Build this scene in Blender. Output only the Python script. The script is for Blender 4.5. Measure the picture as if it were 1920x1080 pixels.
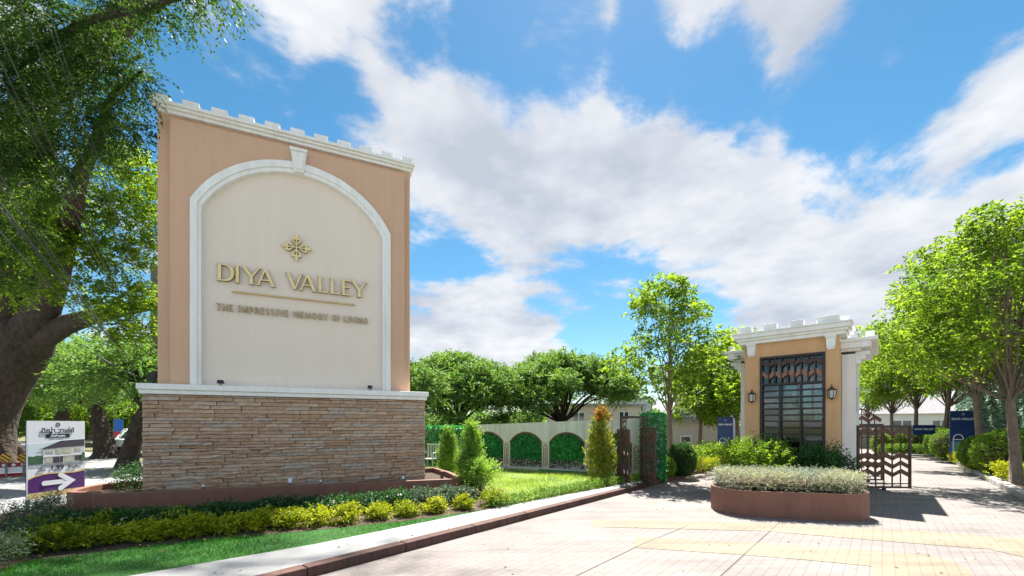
import bpy, math, random
import numpy as np
from mathutils import Vector, Matrix
from mathutils.geometry import tessellate_polygon

for o in list(bpy.data.objects):
    bpy.data.objects.remove(o, do_unlink=True)
scene = bpy.context.scene
C = scene.collection
R = math.radians

# ------------------------------------------------------------------ camera
F, HZ, CH = 780.0, 796.0, 1.6          # focal length in px of a 1920 wide picture, horizon row, eye height
cam_d = bpy.data.cameras.new('camera')
cam = bpy.data.objects.new('camera', cam_d)
C.objects.link(cam)
cam.location = (0, 0, CH)
cam.rotation_euler = (R(90), 0, 0)
cam_d.sensor_width = 36
cam_d.lens = 36 * F / 1920
cam_d.shift_y = (HZ - 540) / 1920
cam_d.clip_start = 0.05
cam_d.clip_end = 3000
scene.camera = cam
scene.render.resolution_x, scene.render.resolution_y = 1024, 576

# ------------------------------------------------------------------ light
SUN_DIR = Vector((0.14, 0.55, 1.0)).normalized()      # towards the sun
sun_el = math.asin(SUN_DIR.z)
sun_az = math.atan2(SUN_DIR.x, SUN_DIR.y)             # clockwise from +Y
sd = bpy.data.lights.new('sun', 'SUN')
sd.energy = 2.4
sd.angle = R(0.55)
sd.color = (1.0, 0.955, 0.88)
sun = bpy.data.objects.new('sun', sd)
C.objects.link(sun)
sun.rotation_euler = SUN_DIR.to_track_quat('Z', 'Y').to_euler()
sun.location = (5, 20, 30)

scene.view_settings.view_transform = 'Standard'
scene.view_settings.look = 'None'
scene.view_settings.gamma = 1.0
EXPOSURE = 2.7
scene.view_settings.exposure = EXPOSURE
scene.render.engine = 'CYCLES'
scene.cycles.max_bounces = 6
scene.cycles.diffuse_bounces = 3
scene.cycles.transmission_bounces = 4
scene.cycles.glossy_bounces = 3
scene.cycles.transparent_max_bounces = 8

SKY_STRENGTH = 0.07
def ray(px, py):
    return Vector(((px - 960) / F, 1.0, (HZ - py) / F)).normalized()

# clouds of the day: (direction in the sky, angular radius deg, weight)
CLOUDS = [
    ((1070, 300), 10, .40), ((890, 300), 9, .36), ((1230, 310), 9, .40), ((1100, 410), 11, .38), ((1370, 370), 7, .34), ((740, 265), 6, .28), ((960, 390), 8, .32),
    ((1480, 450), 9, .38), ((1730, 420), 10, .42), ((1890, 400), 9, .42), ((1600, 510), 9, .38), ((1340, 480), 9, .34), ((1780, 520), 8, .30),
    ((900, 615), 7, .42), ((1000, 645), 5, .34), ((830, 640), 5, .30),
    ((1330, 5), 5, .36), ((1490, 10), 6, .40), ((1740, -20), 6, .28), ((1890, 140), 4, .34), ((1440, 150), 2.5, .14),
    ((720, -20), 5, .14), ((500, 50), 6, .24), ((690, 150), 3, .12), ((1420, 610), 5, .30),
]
world = bpy.data.worlds.new('World')
scene.world = world
world.use_nodes = True
world.cycles.sampling_method = 'MANUAL'
world.cycles.sample_map_resolution = 512
nt = world.node_tree
for n in list(nt.nodes):
    nt.nodes.remove(n)
def wn(t, **kw):
    n = nt.nodes.new(t)
    for k, v in kw.items():
        setattr(n, k, v)
    return n
def wmath(op, a, b=None, c=None, clamp=False):
    n = wn('ShaderNodeMath', operation=op, use_clamp=clamp)
    for i, q in enumerate((a, b, c)):
        if q is None:
            continue
        if hasattr(q, 'is_linked'):
            nt.links.new(q, n.inputs[i])
        else:
            n.inputs[i].default_value = q
    return n.outputs[0]
w_out = wn('ShaderNodeOutputWorld')
w_bg = wn('ShaderNodeBackground')
w_bg.inputs['Strength'].default_value = SKY_STRENGTH
sky = wn('ShaderNodeTexSky', sky_type='NISHITA')
sky.sun_disc = False
sky.sun_elevation = sun_el
sky.sun_rotation = sun_az
sky.air_density = 1.0
sky.dust_density = 0.15
sky.ozone_density = 2.2
w_hsv = wn('ShaderNodeHueSaturation')
w_hsv.inputs['Saturation'].default_value = 1.26
w_hsv.inputs['Hue'].default_value = 0.484
w_hsv.inputs['Value'].default_value = 0.345
nt.links.new(sky.outputs[0], w_hsv.inputs['Color'])
tc = wn('ShaderNodeTexCoord')
sep = wn('ShaderNodeSeparateXYZ')
nt.links.new(tc.outputs['Generated'], sep.inputs[0])
zz = wmath('ADD', wmath('MAXIMUM', sep.outputs['Z'], 0.0), 0.22)
comb = wn('ShaderNodeCombineXYZ')
nt.links.new(wmath('DIVIDE', sep.outputs['X'], zz), comb.inputs[0])
nt.links.new(wmath('DIVIDE', sep.outputs['Y'], zz), comb.inputs[1])
nt.links.new(wmath('MULTIPLY', wmath('MAXIMUM', sep.outputs['Z'], 0.0), 1.2), comb.inputs[2])
def wnoise(scale, detail, rough, off, dist=0.0):
    mp = wn('ShaderNodeMapping')
    mp.inputs['Location'].default_value = off
    nt.links.new(comb.outputs[0], mp.inputs[0])
    n = wn('ShaderNodeTexNoise')
    n.inputs['Scale'].default_value = scale
    n.inputs['Detail'].default_value = detail
    n.inputs['Roughness'].default_value = rough
    n.inputs['Distortion'].default_value = dist
    nt.links.new(mp.outputs[0], n.inputs['Vector'])
    return n.outputs['Fac']
n1 = wnoise(2.3, 7, 0.62, (3.1, 1.7, 0.4), 0.25)
n2 = wnoise(2.4, 4, 0.6, (3.1, 1.55, 0.62), 0.0)
acc = None
for (px, py), rad, wgt in CLOUDS:
    d = ray(px, py)
    vm = wn('ShaderNodeVectorMath', operation='DOT_PRODUCT')
    nt.links.new(tc.outputs['Generated'], vm.inputs[0])
    vm.inputs[1].default_value = d
    mr = wn('ShaderNodeMapRange', interpolation_type='SMOOTHSTEP')
    nt.links.new(vm.outputs['Value'], mr.inputs['Value'])
    mr.inputs['From Min'].default_value = math.cos(R(rad * 1.45))
    mr.inputs['From Max'].default_value = math.cos(R(rad * 0.25))
    mr.inputs['To Min'].default_value = 0
    mr.inputs['To Max'].default_value = max(0.0, wgt - .06)
    acc = mr.outputs[0] if acc is None else wmath('MAXIMUM', acc, mr.outputs[0])
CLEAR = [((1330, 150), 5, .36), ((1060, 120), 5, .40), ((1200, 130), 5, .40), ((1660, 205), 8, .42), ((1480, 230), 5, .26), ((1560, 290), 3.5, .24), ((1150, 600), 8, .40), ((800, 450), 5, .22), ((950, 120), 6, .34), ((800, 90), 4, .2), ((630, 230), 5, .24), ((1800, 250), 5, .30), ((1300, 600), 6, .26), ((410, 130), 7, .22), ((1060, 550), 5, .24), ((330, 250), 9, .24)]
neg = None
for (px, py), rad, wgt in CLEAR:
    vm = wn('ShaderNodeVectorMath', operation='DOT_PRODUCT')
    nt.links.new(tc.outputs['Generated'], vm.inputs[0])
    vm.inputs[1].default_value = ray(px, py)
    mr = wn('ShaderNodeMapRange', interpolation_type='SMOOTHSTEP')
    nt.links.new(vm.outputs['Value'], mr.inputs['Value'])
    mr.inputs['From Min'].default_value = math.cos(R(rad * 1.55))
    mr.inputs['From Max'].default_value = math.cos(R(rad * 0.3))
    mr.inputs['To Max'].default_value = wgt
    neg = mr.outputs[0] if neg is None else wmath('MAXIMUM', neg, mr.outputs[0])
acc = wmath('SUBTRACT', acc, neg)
dens = wmath('ADD', wmath('MULTIPLY', n1, 1.35), acc)
w_mask = wn('ShaderNodeMapRange', interpolation_type='SMOOTHERSTEP')
nt.links.new(dens, w_mask.inputs['Value'])
w_mask.inputs['From Min'].default_value = 0.56  # low threshold adds cloud out of view, more fill for shaded faces
w_mask.inputs['From Max'].default_value = 0.84
w_mask.inputs['To Max'].default_value = 0.94
# thick parts turn from white to pale grey
w_ramp = wn('ShaderNodeValToRGB')
w_ramp.color_ramp.elements[0].position = 0.34
w_ramp.color_ramp.elements[0].color = (0.50, 0.53, 0.60, 1)
w_ramp.color_ramp.elements[1].position = 0.66
w_ramp.color_ramp.elements[1].color = (0.84, 0.84, 0.85, 1)
nt.links.new(n2, w_ramp.inputs[0])
w_cl = wn('ShaderNodeMix', data_type='RGBA', blend_type='MULTIPLY')
w_cl.inputs[0].default_value = 1.0
nt.links.new(w_ramp.outputs[0], w_cl.inputs[6])
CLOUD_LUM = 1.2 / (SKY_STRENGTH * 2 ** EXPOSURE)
# clouds coloured brighter away from the sun, added to fill the shaded faces
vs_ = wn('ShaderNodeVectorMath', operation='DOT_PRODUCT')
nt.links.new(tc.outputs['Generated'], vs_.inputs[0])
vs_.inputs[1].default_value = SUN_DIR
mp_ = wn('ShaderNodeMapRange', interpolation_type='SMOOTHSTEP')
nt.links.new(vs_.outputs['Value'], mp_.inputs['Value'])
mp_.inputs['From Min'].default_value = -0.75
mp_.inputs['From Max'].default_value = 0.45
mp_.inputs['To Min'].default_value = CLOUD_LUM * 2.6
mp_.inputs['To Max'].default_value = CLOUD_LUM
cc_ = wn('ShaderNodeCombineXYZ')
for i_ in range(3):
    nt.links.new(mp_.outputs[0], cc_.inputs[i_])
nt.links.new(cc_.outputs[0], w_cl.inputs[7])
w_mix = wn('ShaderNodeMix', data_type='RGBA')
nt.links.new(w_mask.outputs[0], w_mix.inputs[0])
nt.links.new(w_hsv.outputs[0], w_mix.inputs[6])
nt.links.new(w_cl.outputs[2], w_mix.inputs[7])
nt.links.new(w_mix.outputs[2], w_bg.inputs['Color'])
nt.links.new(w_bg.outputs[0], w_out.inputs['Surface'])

# ------------------------------------------------------------------ helpers
rng = np.random.default_rng(7)
random.seed(7)
def G(px, py, z=0.0):
    Y = F * (CH - z) / (py - HZ)
    return Vector(((px - 960) / F * Y, Y, z))
def P(px, py, Y):
    return Vector(((px - 960) / F * Y, Y, CH + (HZ - py) / F * Y))

def tag(o, label=None, cat=None, group=None, kind=None):
    if label: o['label'] = label
    if cat: o['category'] = cat
    if group: o['group'] = group
    if kind: o['kind'] = kind
    return o
def empty(name, loc=(0, 0, 0), rz=0.0, label=None, cat=None, group=None):
    o = bpy.data.objects.new(name, None)
    C.objects.link(o)
    o.location = loc
    o.rotation_euler = (0, 0, rz)
    o.empty_display_size = 0.2
    return tag(o, label, cat, group)

class MB:
    def __init__(self):
        self.v, self.f, self.m = [], [], []
        self.mi = 0
    def add(self, vs, fs):
        b = len(self.v)
        self.v += [tuple(p) for p in vs]
        for q in fs:
            self.f.append(tuple(b + i for i in q))
            self.m.append(self.mi)
        return self
    def box(self, x0, x1, y0, y1, z0, z1):
        return self.add([(x0, y0, z0), (x1, y0, z0), (x1, y1, z0), (x0, y1, z0), (x0, y0, z1), (x1, y0, z1), (x1, y1, z1), (x0, y1, z1)],
                        [(0, 3, 2, 1), (4, 5, 6, 7), (0, 1, 5, 4), (1, 2, 6, 5), (2, 3, 7, 6), (3, 0, 4, 7)])
    def prism(self, poly, y0, y1):              # poly in (x, z), from y0 (front) to y1 (back)
        n = len(poly)
        vs = [(x, y0, z) for x, z in poly] + [(x, y1, z) for x, z in poly]
        tris = tessellate_polygon([[Vector((x, z, 0)) for x, z in poly]])
        fs = [tuple(t) for t in tris] + [tuple(n + i for i in reversed(t)) for t in tris]
        fs += [(i, (i + 1) % n, n + (i + 1) % n, n + i) for i in range(n)]
        return self.add(vs, fs)
    def slab(self, poly, z0, z1):               # poly in (x, y)
        n = len(poly)
        vs = [(p[0], p[1], z1) for p in poly] + [(p[0], p[1], z0) for p in poly]
        tris = tessellate_polygon([[Vector((p[0], p[1], 0)) for p in poly]])
        fs = [tuple(t) for t in tris] + [tuple(n + i for i in reversed(t)) for t in tris]
        fs += [(i, n + i, n + (i + 1) % n, (i + 1) % n) for i in range(n)]
        return self.add(vs, fs)
    def sheet(self, poly, z):
        tris = tessellate_polygon([[Vector((p[0], p[1], 0)) for p in poly]])
        return self.add([(p[0], p[1], z) for p in poly], [tuple(t) for t in tris])
    def wallring(self, outer, inner, z0, z1):   # closed ring wall, outlines of equal length
        n = len(outer)
        vs = [(p[0], p[1], z0) for p in outer] + [(p[0], p[1], z1) for p in outer] + [(p[0], p[1], z0) for p in inner] + [(p[0], p[1], z1) for p in inner]
        fs = []
        for i in range(n):
            j = (i + 1) % n
            fs += [(i, j, n + j, n + i), (n + i, n + j, 3 * n + j, 3 * n + i), (3 * n + i, 3 * n + j, 2 * n + j, 2 * n + i)]
        return self.add(vs, fs)
    def tube(self, pts, rad, seg=8, cap=True):
        pts = [Vector(p) for p in pts]
        n = len(pts)
        if not hasattr(rad, '__len__'):
            rad = [rad] * n
        vs = []
        for i, p in enumerate(pts):
            t = (pts[min(i + 1, n - 1)] - pts[max(i - 1, 0)]).normalized()
            a = t.cross(Vector((0.31, 0.95, 0.05)) if abs(t.z) > 0.6 else Vector((0, 0, 1)))
            a.normalize()
            b = t.cross(a)
            for k in range(seg):
                w = 2 * math.pi * k / seg
                vs.append(p + (a * math.cos(w) + b * math.sin(w)) * rad[i])
        fs = []
        for i in range(n - 1):
            for k in range(seg):
                k2 = (k + 1) % seg
                fs.append((i * seg + k, i * seg + k2, (i + 1) * seg + k2, (i + 1) * seg + k))
        if cap:
            fs.append(tuple(range(seg)))
            fs.append(tuple((n - 1) * seg + k for k in reversed(range(seg))))
        return self.add(vs, fs)
    def lathe(self, prof, c=(0, 0, 0), seg=16):
        vs, fs = [], []
        n = len(prof)
        for r, z in prof:
            for k in range(seg):
                w = 2 * math.pi * k / seg
                vs.append((c[0] + r * math.cos(w), c[1] + r * math.sin(w), c[2] + z))
        for i in range(n - 1):
            for k in range(seg):
                k2 = (k + 1) % seg
                fs.append((i * seg + k, i * seg + k2, (i + 1) * seg + k2, (i + 1) * seg + k))
        return self.add(vs, fs)
    def build(self, name, mats, parent=None, smooth=False, bevel=0.0):
        me = bpy.data.meshes.new(name)
        me.from_pydata([tuple(p) for p in self.v], [], self.f)
        for m in (mats if isinstance(mats, (list, tuple)) else [mats]):
            me.materials.append(m)
        if any(self.m):
            me.polygons.foreach_set('material_index', [min(q, len(me.materials) - 1) for q in self.m])
        if smooth:
            me.polygons.foreach_set('use_smooth', [True] * len(me.polygons))
        me.update()
        o = bpy.data.objects.new(name, me)
        C.objects.link(o)
        if parent:
            o.parent = parent
        if bevel:
            b = o.modifiers.new('edge', 'BEVEL')
            b.width, b.segments, b.limit_method, b.angle_limit = bevel, 2, 'ANGLE', R(40)
        return o

def np_mesh(name, verts, quads, mats, parent=None, midx=None, smooth=False):
    me = bpy.data.meshes.new(name)
    nv, nq = len(verts), len(quads)
    me.vertices.add(nv)
    me.vertices.foreach_set('co', np.asarray(verts, dtype=np.float32).ravel())
    k = quads.shape[1]
    me.loops.add(nq * k)
    me.loops.foreach_set('vertex_index', np.asarray(quads, dtype=np.int32).ravel())
    me.polygons.add(nq)
    me.polygons.foreach_set('loop_start', np.arange(0, nq * k, k, dtype=np.int32))
    me.polygons.foreach_set('loop_total', np.full(nq, k, dtype=np.int32))
    for m in (mats if isinstance(mats, (list, tuple)) else [mats]):
        me.materials.append(m)
    if midx is not None:
        me.polygons.foreach_set('material_index', np.asarray(midx, dtype=np.int32))
    me.update(calc_edges=True)
    o = bpy.data.objects.new(name, me)
    C.objects.link(o)
    if parent:
        o.parent = parent
    return o

# ------------------------------------------------------------------ materials
def new_mat(name):
    m = bpy.data.materials.new(name)
    m.use_nodes = True
    return m, m.node_tree, m.node_tree.nodes['Principled BSDF']
def surf(name, c1, c2=None, scale=6.0, rough=0.75, bump=0.0, bscale=60.0, metal=0.0, spec=0.4, streak=0.0, lo=0.35, hi=0.65, world_co=False, grime=0.0):
    m, t, b = new_mat(name)
    b.inputs['Roughness'].default_value = rough
    b.inputs['Metallic'].default_value = metal
    b.inputs['Specular IOR Level'].default_value = spec
    co = t.nodes.new('ShaderNodeTexCoord')
    c2 = c2 or tuple(x * 0.85 for x in c1)
    mp = t.nodes.new('ShaderNodeMapping')
    mp.inputs['Scale'].default_value = (1, 1, 1 - 0.85 * streak)
    src = t.nodes.new('ShaderNodeNewGeometry').outputs['Position'] if world_co else co.outputs['Object']
    t.links.new(src, mp.inputs[0])
    n = t.nodes.new('ShaderNodeTexNoise')
    n.inputs['Scale'].default_value = scale
    n.inputs['Detail'].default_value = 7
    n.inputs['Roughness'].default_value = 0.62
    t.links.new(mp.outputs[0], n.inputs['Vector'])
    r = t.nodes.new('ShaderNodeValToRGB')
    r.color_ramp.elements[0].position, r.color_ramp.elements[1].position = lo, hi
    r.color_ramp.elements[0].color = (*c2, 1)
    r.color_ramp.elements[1].color = (*c1, 1)
    t.links.new(n.outputs['Fac'], r.inputs[0])
    t.links.new(r.outputs[0], b.inputs['Base Color'])
    if grime:                      # rain streaks: fine across, long down the wall
        mg = t.nodes.new('ShaderNodeMapping')
        mg.inputs['Scale'].default_value = (7, 7, 0.45)
        t.links.new(src, mg.inputs[0])
        ng_ = t.nodes.new('ShaderNodeTexNoise')
        ng_.inputs['Scale'].default_value = 1.0
        ng_.inputs['Detail'].default_value = 8
        ng_.inputs['Roughness'].default_value = 0.7
        t.links.new(mg.outputs[0], ng_.inputs['Vector'])
        rg = t.nodes.new('ShaderNodeValToRGB')
        rg.color_ramp.elements[0].position, rg.color_ramp.elements[1].position = 0.28, 0.56
        k_ = 1 - grime
        rg.color_ramp.elements[0].color = (k_, k_ * .985, k_ * .96, 1)
        rg.color_ramp.elements[1].color = (1, 1, 1, 1)
        t.links.new(ng_.outputs['Fac'], rg.inputs[0])
        mm = t.nodes.new('ShaderNodeMix')
        mm.data_type, mm.blend_type = 'RGBA', 'MULTIPLY'
        mm.inputs[0].default_value = 1.0
        t.links.new(r.outputs[0], mm.inputs[6])
        t.links.new(rg.outputs[0], mm.inputs[7])
        t.links.new(mm.outputs[2], b.inputs['Base Color'])
    if bump:
        n2 = t.nodes.new('ShaderNodeTexNoise')
        n2.inputs['Scale'].default_value = bscale
        n2.inputs['Detail'].default_value = 5
        t.links.new(src, n2.inputs['Vector'])
        bp = t.nodes.new('ShaderNodeBump')
        bp.inputs['Strength'].default_value = bump
        bp.inputs['Distance'].default_value = 0.02 if bscale > 20 else 0.12
        t.links.new(n2.outputs['Fac'], bp.inputs['Height'])
        t.links.new(bp.outputs[0], b.inputs['Normal'])
    return m
def leafmat(name, cols, trans=0.45, rough=0.45, tint=(1.25, 1.2, 0.5)):
    m, t, b = new_mat(name)
    b.inputs['Roughness'].default_value = rough + .12
    b.inputs['Specular IOR Level'].default_value = 0.2
    g = t.nodes.new('ShaderNodeNewGeometry')
    r = t.nodes.new('ShaderNodeValToRGB')
    r.color_ramp.elements[0].color = (*cols[0], 1)
    r.color_ramp.elements[1].color = (*cols[-1], 1)
    for i, c in enumerate(cols[1:-1]):
        e = r.color_ramp.elements.new((i + 1) / (len(cols) - 1))
        e.color = (*c, 1)
    t.links.new(g.outputs['Random Per Island'], r.inputs[0])
    ps = t.nodes.new('ShaderNodeTexNoise')
    ps.inputs['Scale'].default_value = 1.1
    ps.inputs['Detail'].default_value = 2
    t.links.new(g.outputs['Position'], ps.inputs['Vector'])
    pr = t.nodes.new('ShaderNodeValToRGB')
    pr.color_ramp.elements[0].position, pr.color_ramp.elements[1].position = 0.36, 0.66
    pr.color_ramp.elements[0].color = (0.66, 0.74, 0.80, 1)
    pr.color_ramp.elements[1].color = (1.22, 1.14, 0.95, 1)
    t.links.new(ps.outputs['Fac'], pr.inputs[0])
    pm = t.nodes.new('ShaderNodeMix')
    pm.data_type, pm.blend_type = 'RGBA', 'MULTIPLY'
    pm.inputs[0].default_value = 1.0
    t.links.new(r.outputs[0], pm.inputs[6])
    t.links.new(pr.outputs[0], pm.inputs[7])
    t.links.new(pm.outputs[2], b.inputs['Base Color'])
    tr = t.nodes.new('ShaderNodeBsdfTranslucent')
    mu = t.nodes.new('ShaderNodeMix')
    mu.data_type, mu.blend_type = 'RGBA', 'MULTIPLY'
    mu.inputs[0].default_value = 1.0
    t.links.new(pm.outputs[2], mu.inputs[6])
    mu.inputs[7].default_value = (*tint, 1)
    t.links.new(mu.outputs[2], tr.inputs['Color'])
    mx = t.nodes.new('ShaderNodeMixShader')
    mx.inputs[0].default_value = trans
    t.links.new(b.outputs[0], mx.inputs[1])
    t.links.new(tr.outputs[0], mx.inputs[2])
    t.links.new(mx.outputs[0], t.nodes['Material Output'].inputs['Surface'])
    return m

M = {}
M['tan'] = surf('tan_render', (0.65, 0.425, 0.295), (0.61, 0.395, 0.27), 2.6, 0.85, 0.3, 140, streak=0.85, lo=.25, hi=.7, grime=0.07)
M['orange'] = surf('ochre_render', (0.66, 0.41, 0.225), (0.60, 0.36, 0.19), 3, 0.85, 0.2, 140, streak=0.5, grime=0.1)
M['cream'] = surf('cream_render', (0.80, 0.71, 0.625), (0.77, 0.675, 0.59), 1.8, 0.85, 0.25, 160, streak=0.8, lo=.25, hi=.7, grime=0.025)
M['white'] = surf('white_paint', (0.87, 0.87, 0.86), (0.79, 0.785, 0.77), 3.5, 0.7, 0.15, 90, streak=0.8, lo=.2, hi=.55, grime=0.13)
M['gold'] = surf('brass', (0.86, 0.70, 0.36), (0.74, 0.56, 0.25), 9, 0.4, 0.0, metal=0.25)
M['bronze'] = surf('dark_brass_return', (0.22, 0.14, 0.055), None, 9, 0.5)
M['gold2'] = surf('small_brass', (0.60, 0.44, 0.19), (0.50, 0.36, 0.15), 9, 0.45, 0.0, metal=0.2)
M['mortar'] = surf('dark_mortar', (0.055, 0.04, 0.03), None, 12, 0.95)
STONE = [surf('ledge_stone_%s' % n, c, tuple(x * 0.66 for x in c), 11, 0.9, 1.0, 30, world_co=True, lo=.3, hi=.7) for n, c in
         (('tan', (0.61, 0.425, 0.30)), ('brown', (0.53, 0.355, 0.245)), ('pale', (0.63, 0.475, 0.35)), ('grey', (0.55, 0.445, 0.365)), ('rust', (0.55, 0.36, 0.23)))]
M['planter'] = surf('brown_planter_paint', (0.235, 0.108, 0.074), (0.19, 0.088, 0.062), 2.5, 0.62, 0.15, 60, streak=0.5, grime=0.16)
M['jointfill'] = surf('joint_filler', (0.16, 0.13, 0.12), None, 4, 0.9)
M['kerbpaint'] = surf('kerb_brown', (0.125, 0.062, 0.048), (0.085, 0.045, 0.038), 3, 0.8, 0.3, 50, grime=0.45)
M['metal'] = surf('brown_gate_paint', (0.075, 0.040, 0.032), (0.055, 0.03, 0.025), 8, 0.5)
M['grille'] = surf('dark_grille_paint', (0.034, 0.022, 0.02), (0.026, 0.018, 0.016), 8, 0.45)
M['chev'] = surf('brown_plate', (0.13, 0.062, 0.042), (0.10, 0.05, 0.035), 6, 0.55)
M['plate_lit'] = surf('brown_plate_lit', (0.30, 0.15, 0.10), (0.26, 0.125, 0.08), 6, 0.6)  # lower chevron row: same brown plate, lit orange put into its colour
M['lantern'] = surf('bronze', (0.09, 0.06, 0.045), None, 12, 0.45, metal=0.5)
M['black'] = surf('black_plastic', (0.02, 0.02, 0.022), None, 10, 0.5)
M['soil'] = surf('soil', (0.085, 0.055, 0.035), (0.045, 0.03, 0.02), 14, 0.95, 0.8, 40)
M['concrete'] = surf('wall_concrete', (0.62, 0.62, 0.585), (0.52, 0.53, 0.50), 2.5, 0.85, 0.3, 60, streak=0.8, grime=0.3)
M['walk'] = surf('pale_walk', (0.28, 0.28, 0.275), (0.22, 0.22, 0.225), 2.2, 0.85, 0.25, 70)
M['street'] = surf('street_concrete', (0.25, 0.25, 0.25), (0.195, 0.195, 0.20), 0.9, 0.85, 0.25, 30)
M['earth'] = surf('dry_ground', (0.16, 0.15, 0.07), (0.10, 0.11, 0.045), 0.6, 0.95, 0.4, 12)
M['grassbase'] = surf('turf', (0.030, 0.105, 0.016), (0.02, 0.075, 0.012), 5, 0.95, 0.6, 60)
M['turf2'] = surf('turf_sunlit_tone', (0.20, 0.27, 0.08), (0.14, 0.21, 0.06), 1.6, 0.95, 0.6, 50)  # paler copy of the turf, sunlight put into its colour
M['bark'] = surf('dark_bark', (0.085, 0.062, 0.047), (0.035, 0.027, 0.022), 9, 0.95, 1.0, 7, streak=0.7)
M['bark2'] = surf('young_bark', (0.25, 0.185, 0.14), (0.15, 0.11, 0.085), 12, 0.9, 0.6, 30, streak=0.6)
M['glass_lamp'] = surf('frosted_glass', (0.55, 0.53, 0.48), None, 8, 0.25)
M['pipe'] = surf('conduit', (0.10, 0.10, 0.105), None, 8, 0.6)
M['wire'] = surf('cable', (0.045, 0.045, 0.045), None, 8, 0.6)
M['polec'] = surf('concrete_pole', (0.22, 0.22, 0.20), (0.15, 0.15, 0.14), 5, 0.9, 0.4, 40)
M['house'] = surf('house_white', (0.78, 0.78, 0.76), (0.72, 0.72, 0.70), 1.5, 0.85)
M['beige'] = surf('house_beige', (0.52, 0.47, 0.40), (0.46, 0.42, 0.36), 1.5, 0.85)
M['roof'] = surf('grey_roof', (0.27, 0.26, 0.27), (0.21, 0.205, 0.21), 3, 0.8, 0.4, 20)
M['navy'] = surf('navy_print', (0.010, 0.028, 0.13), (0.012, 0.05, 0.19), 1.2, 0.4)
M['teal'] = surf('teal_print', (0.05, 0.20, 0.30), (0.14, 0.26, 0.30), 5, 0.4)
M['print_white'] = surf('print_white', (0.74, 0.76, 0.82), (0.72, 0.74, 0.80), 4, 0.45)
M['print_sky'] = surf('print_sky', (0.55, 0.66, 0.74), (0.62, 0.72, 0.78), 3, 0.45)
M['purple'] = surf('print_purple', (0.085, 0.022, 0.15), (0.075, 0.02, 0.13), 3, 0.45)
M['sand'] = surf('print_gold', (0.62, 0.46, 0.19), (0.58, 0.42, 0.17), 3, 0.45)
M['ink'] = surf('print_ink', (0.030, 0.028, 0.085), None, 5, 0.45)
M['slate'] = surf('print_slate', (0.055, 0.055, 0.085), (0.075, 0.06, 0.075), 8, 0.45)
M['p_green'] = surf('print_green', (0.07, 0.15, 0.08), (0.04, 0.09, 0.06), 20, 0.45)
M['p_wall'] = surf('print_wall', (0.58, 0.59, 0.62), (0.52, 0.53, 0.57), 9, 0.45)
M['p_glow'] = surf('print_window', (0.56, 0.52, 0.36), (0.32, 0.36, 0.38), 20, 0.45)
M['p_pave'] = surf('print_paving', (0.50, 0.53, 0.57), (0.44, 0.47, 0.50), 9, 0.45)
M['yellow'] = surf('sign_yellow', (0.70, 0.36, 0.02), None, 8, 0.5)
M['red'] = surf('red_paint', (0.30, 0.022, 0.04), (0.25, 0.02, 0.035), 6, 0.5)
M['redbanner'] = surf('red_banner', (0.55, 0.03, 0.05), None, 6, 0.5)
M['bluebanner'] = surf('blue_banner', (0.02, 0.14, 0.55), None, 6, 0.5)
M['carpaint'] = surf('white_car_paint', (0.70, 0.70, 0.72), None, 3, 0.25, spec=0.6)
M['tyre'] = surf('tyre_rubber', (0.025, 0.025, 0.027), None, 10, 0.85)
M['wood'] = surf('bench_paint', (0.45, 0.50, 0.45), None, 8, 0.6)

def glassmat(name, col, rough=0.03, mixf=0.55):
    m, t, b = new_mat(name)
    gl = t.nodes.new('ShaderNodeBsdfGlossy')
    gl.inputs['Roughness'].default_value = rough
    gl.inputs['Color'].default_value = (0.9, 0.95, 1, 1)
    tr = t.nodes.new('ShaderNodeBsdfTransparent')
    tr.inputs['Color'].default_value = (*col, 1)
    fr = t.nodes.new('ShaderNodeFresnel')
    fr.inputs[0].default_value = 1.5
    ad = t.nodes.new('ShaderNodeMath')
    ad.operation = 'ADD'
    t.links.new(fr.outputs[0], ad.inputs[0])
    ad.inputs[1].default_value = mixf
    mx = t.nodes.new('ShaderNodeMixShader')
    t.links.new(ad.outputs[0], mx.inputs[0])
    t.links.new(tr.outputs[0], mx.inputs[1])
    t.links.new(gl.outputs[0], mx.inputs[2])
    t.links.new(mx.outputs[0], t.nodes['Material Output'].inputs['Surface'])
    return m
M['glass'] = glassmat('tinted_glass', (0.45, 0.55, 0.57), 0.02, 0.02)
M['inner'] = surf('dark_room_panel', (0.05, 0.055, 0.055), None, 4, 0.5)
M['darkglass'] = surf('dark_window', (0.03, 0.05, 0.055), (0.02, 0.035, 0.04), 4, 0.08, spec=0.8)

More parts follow.
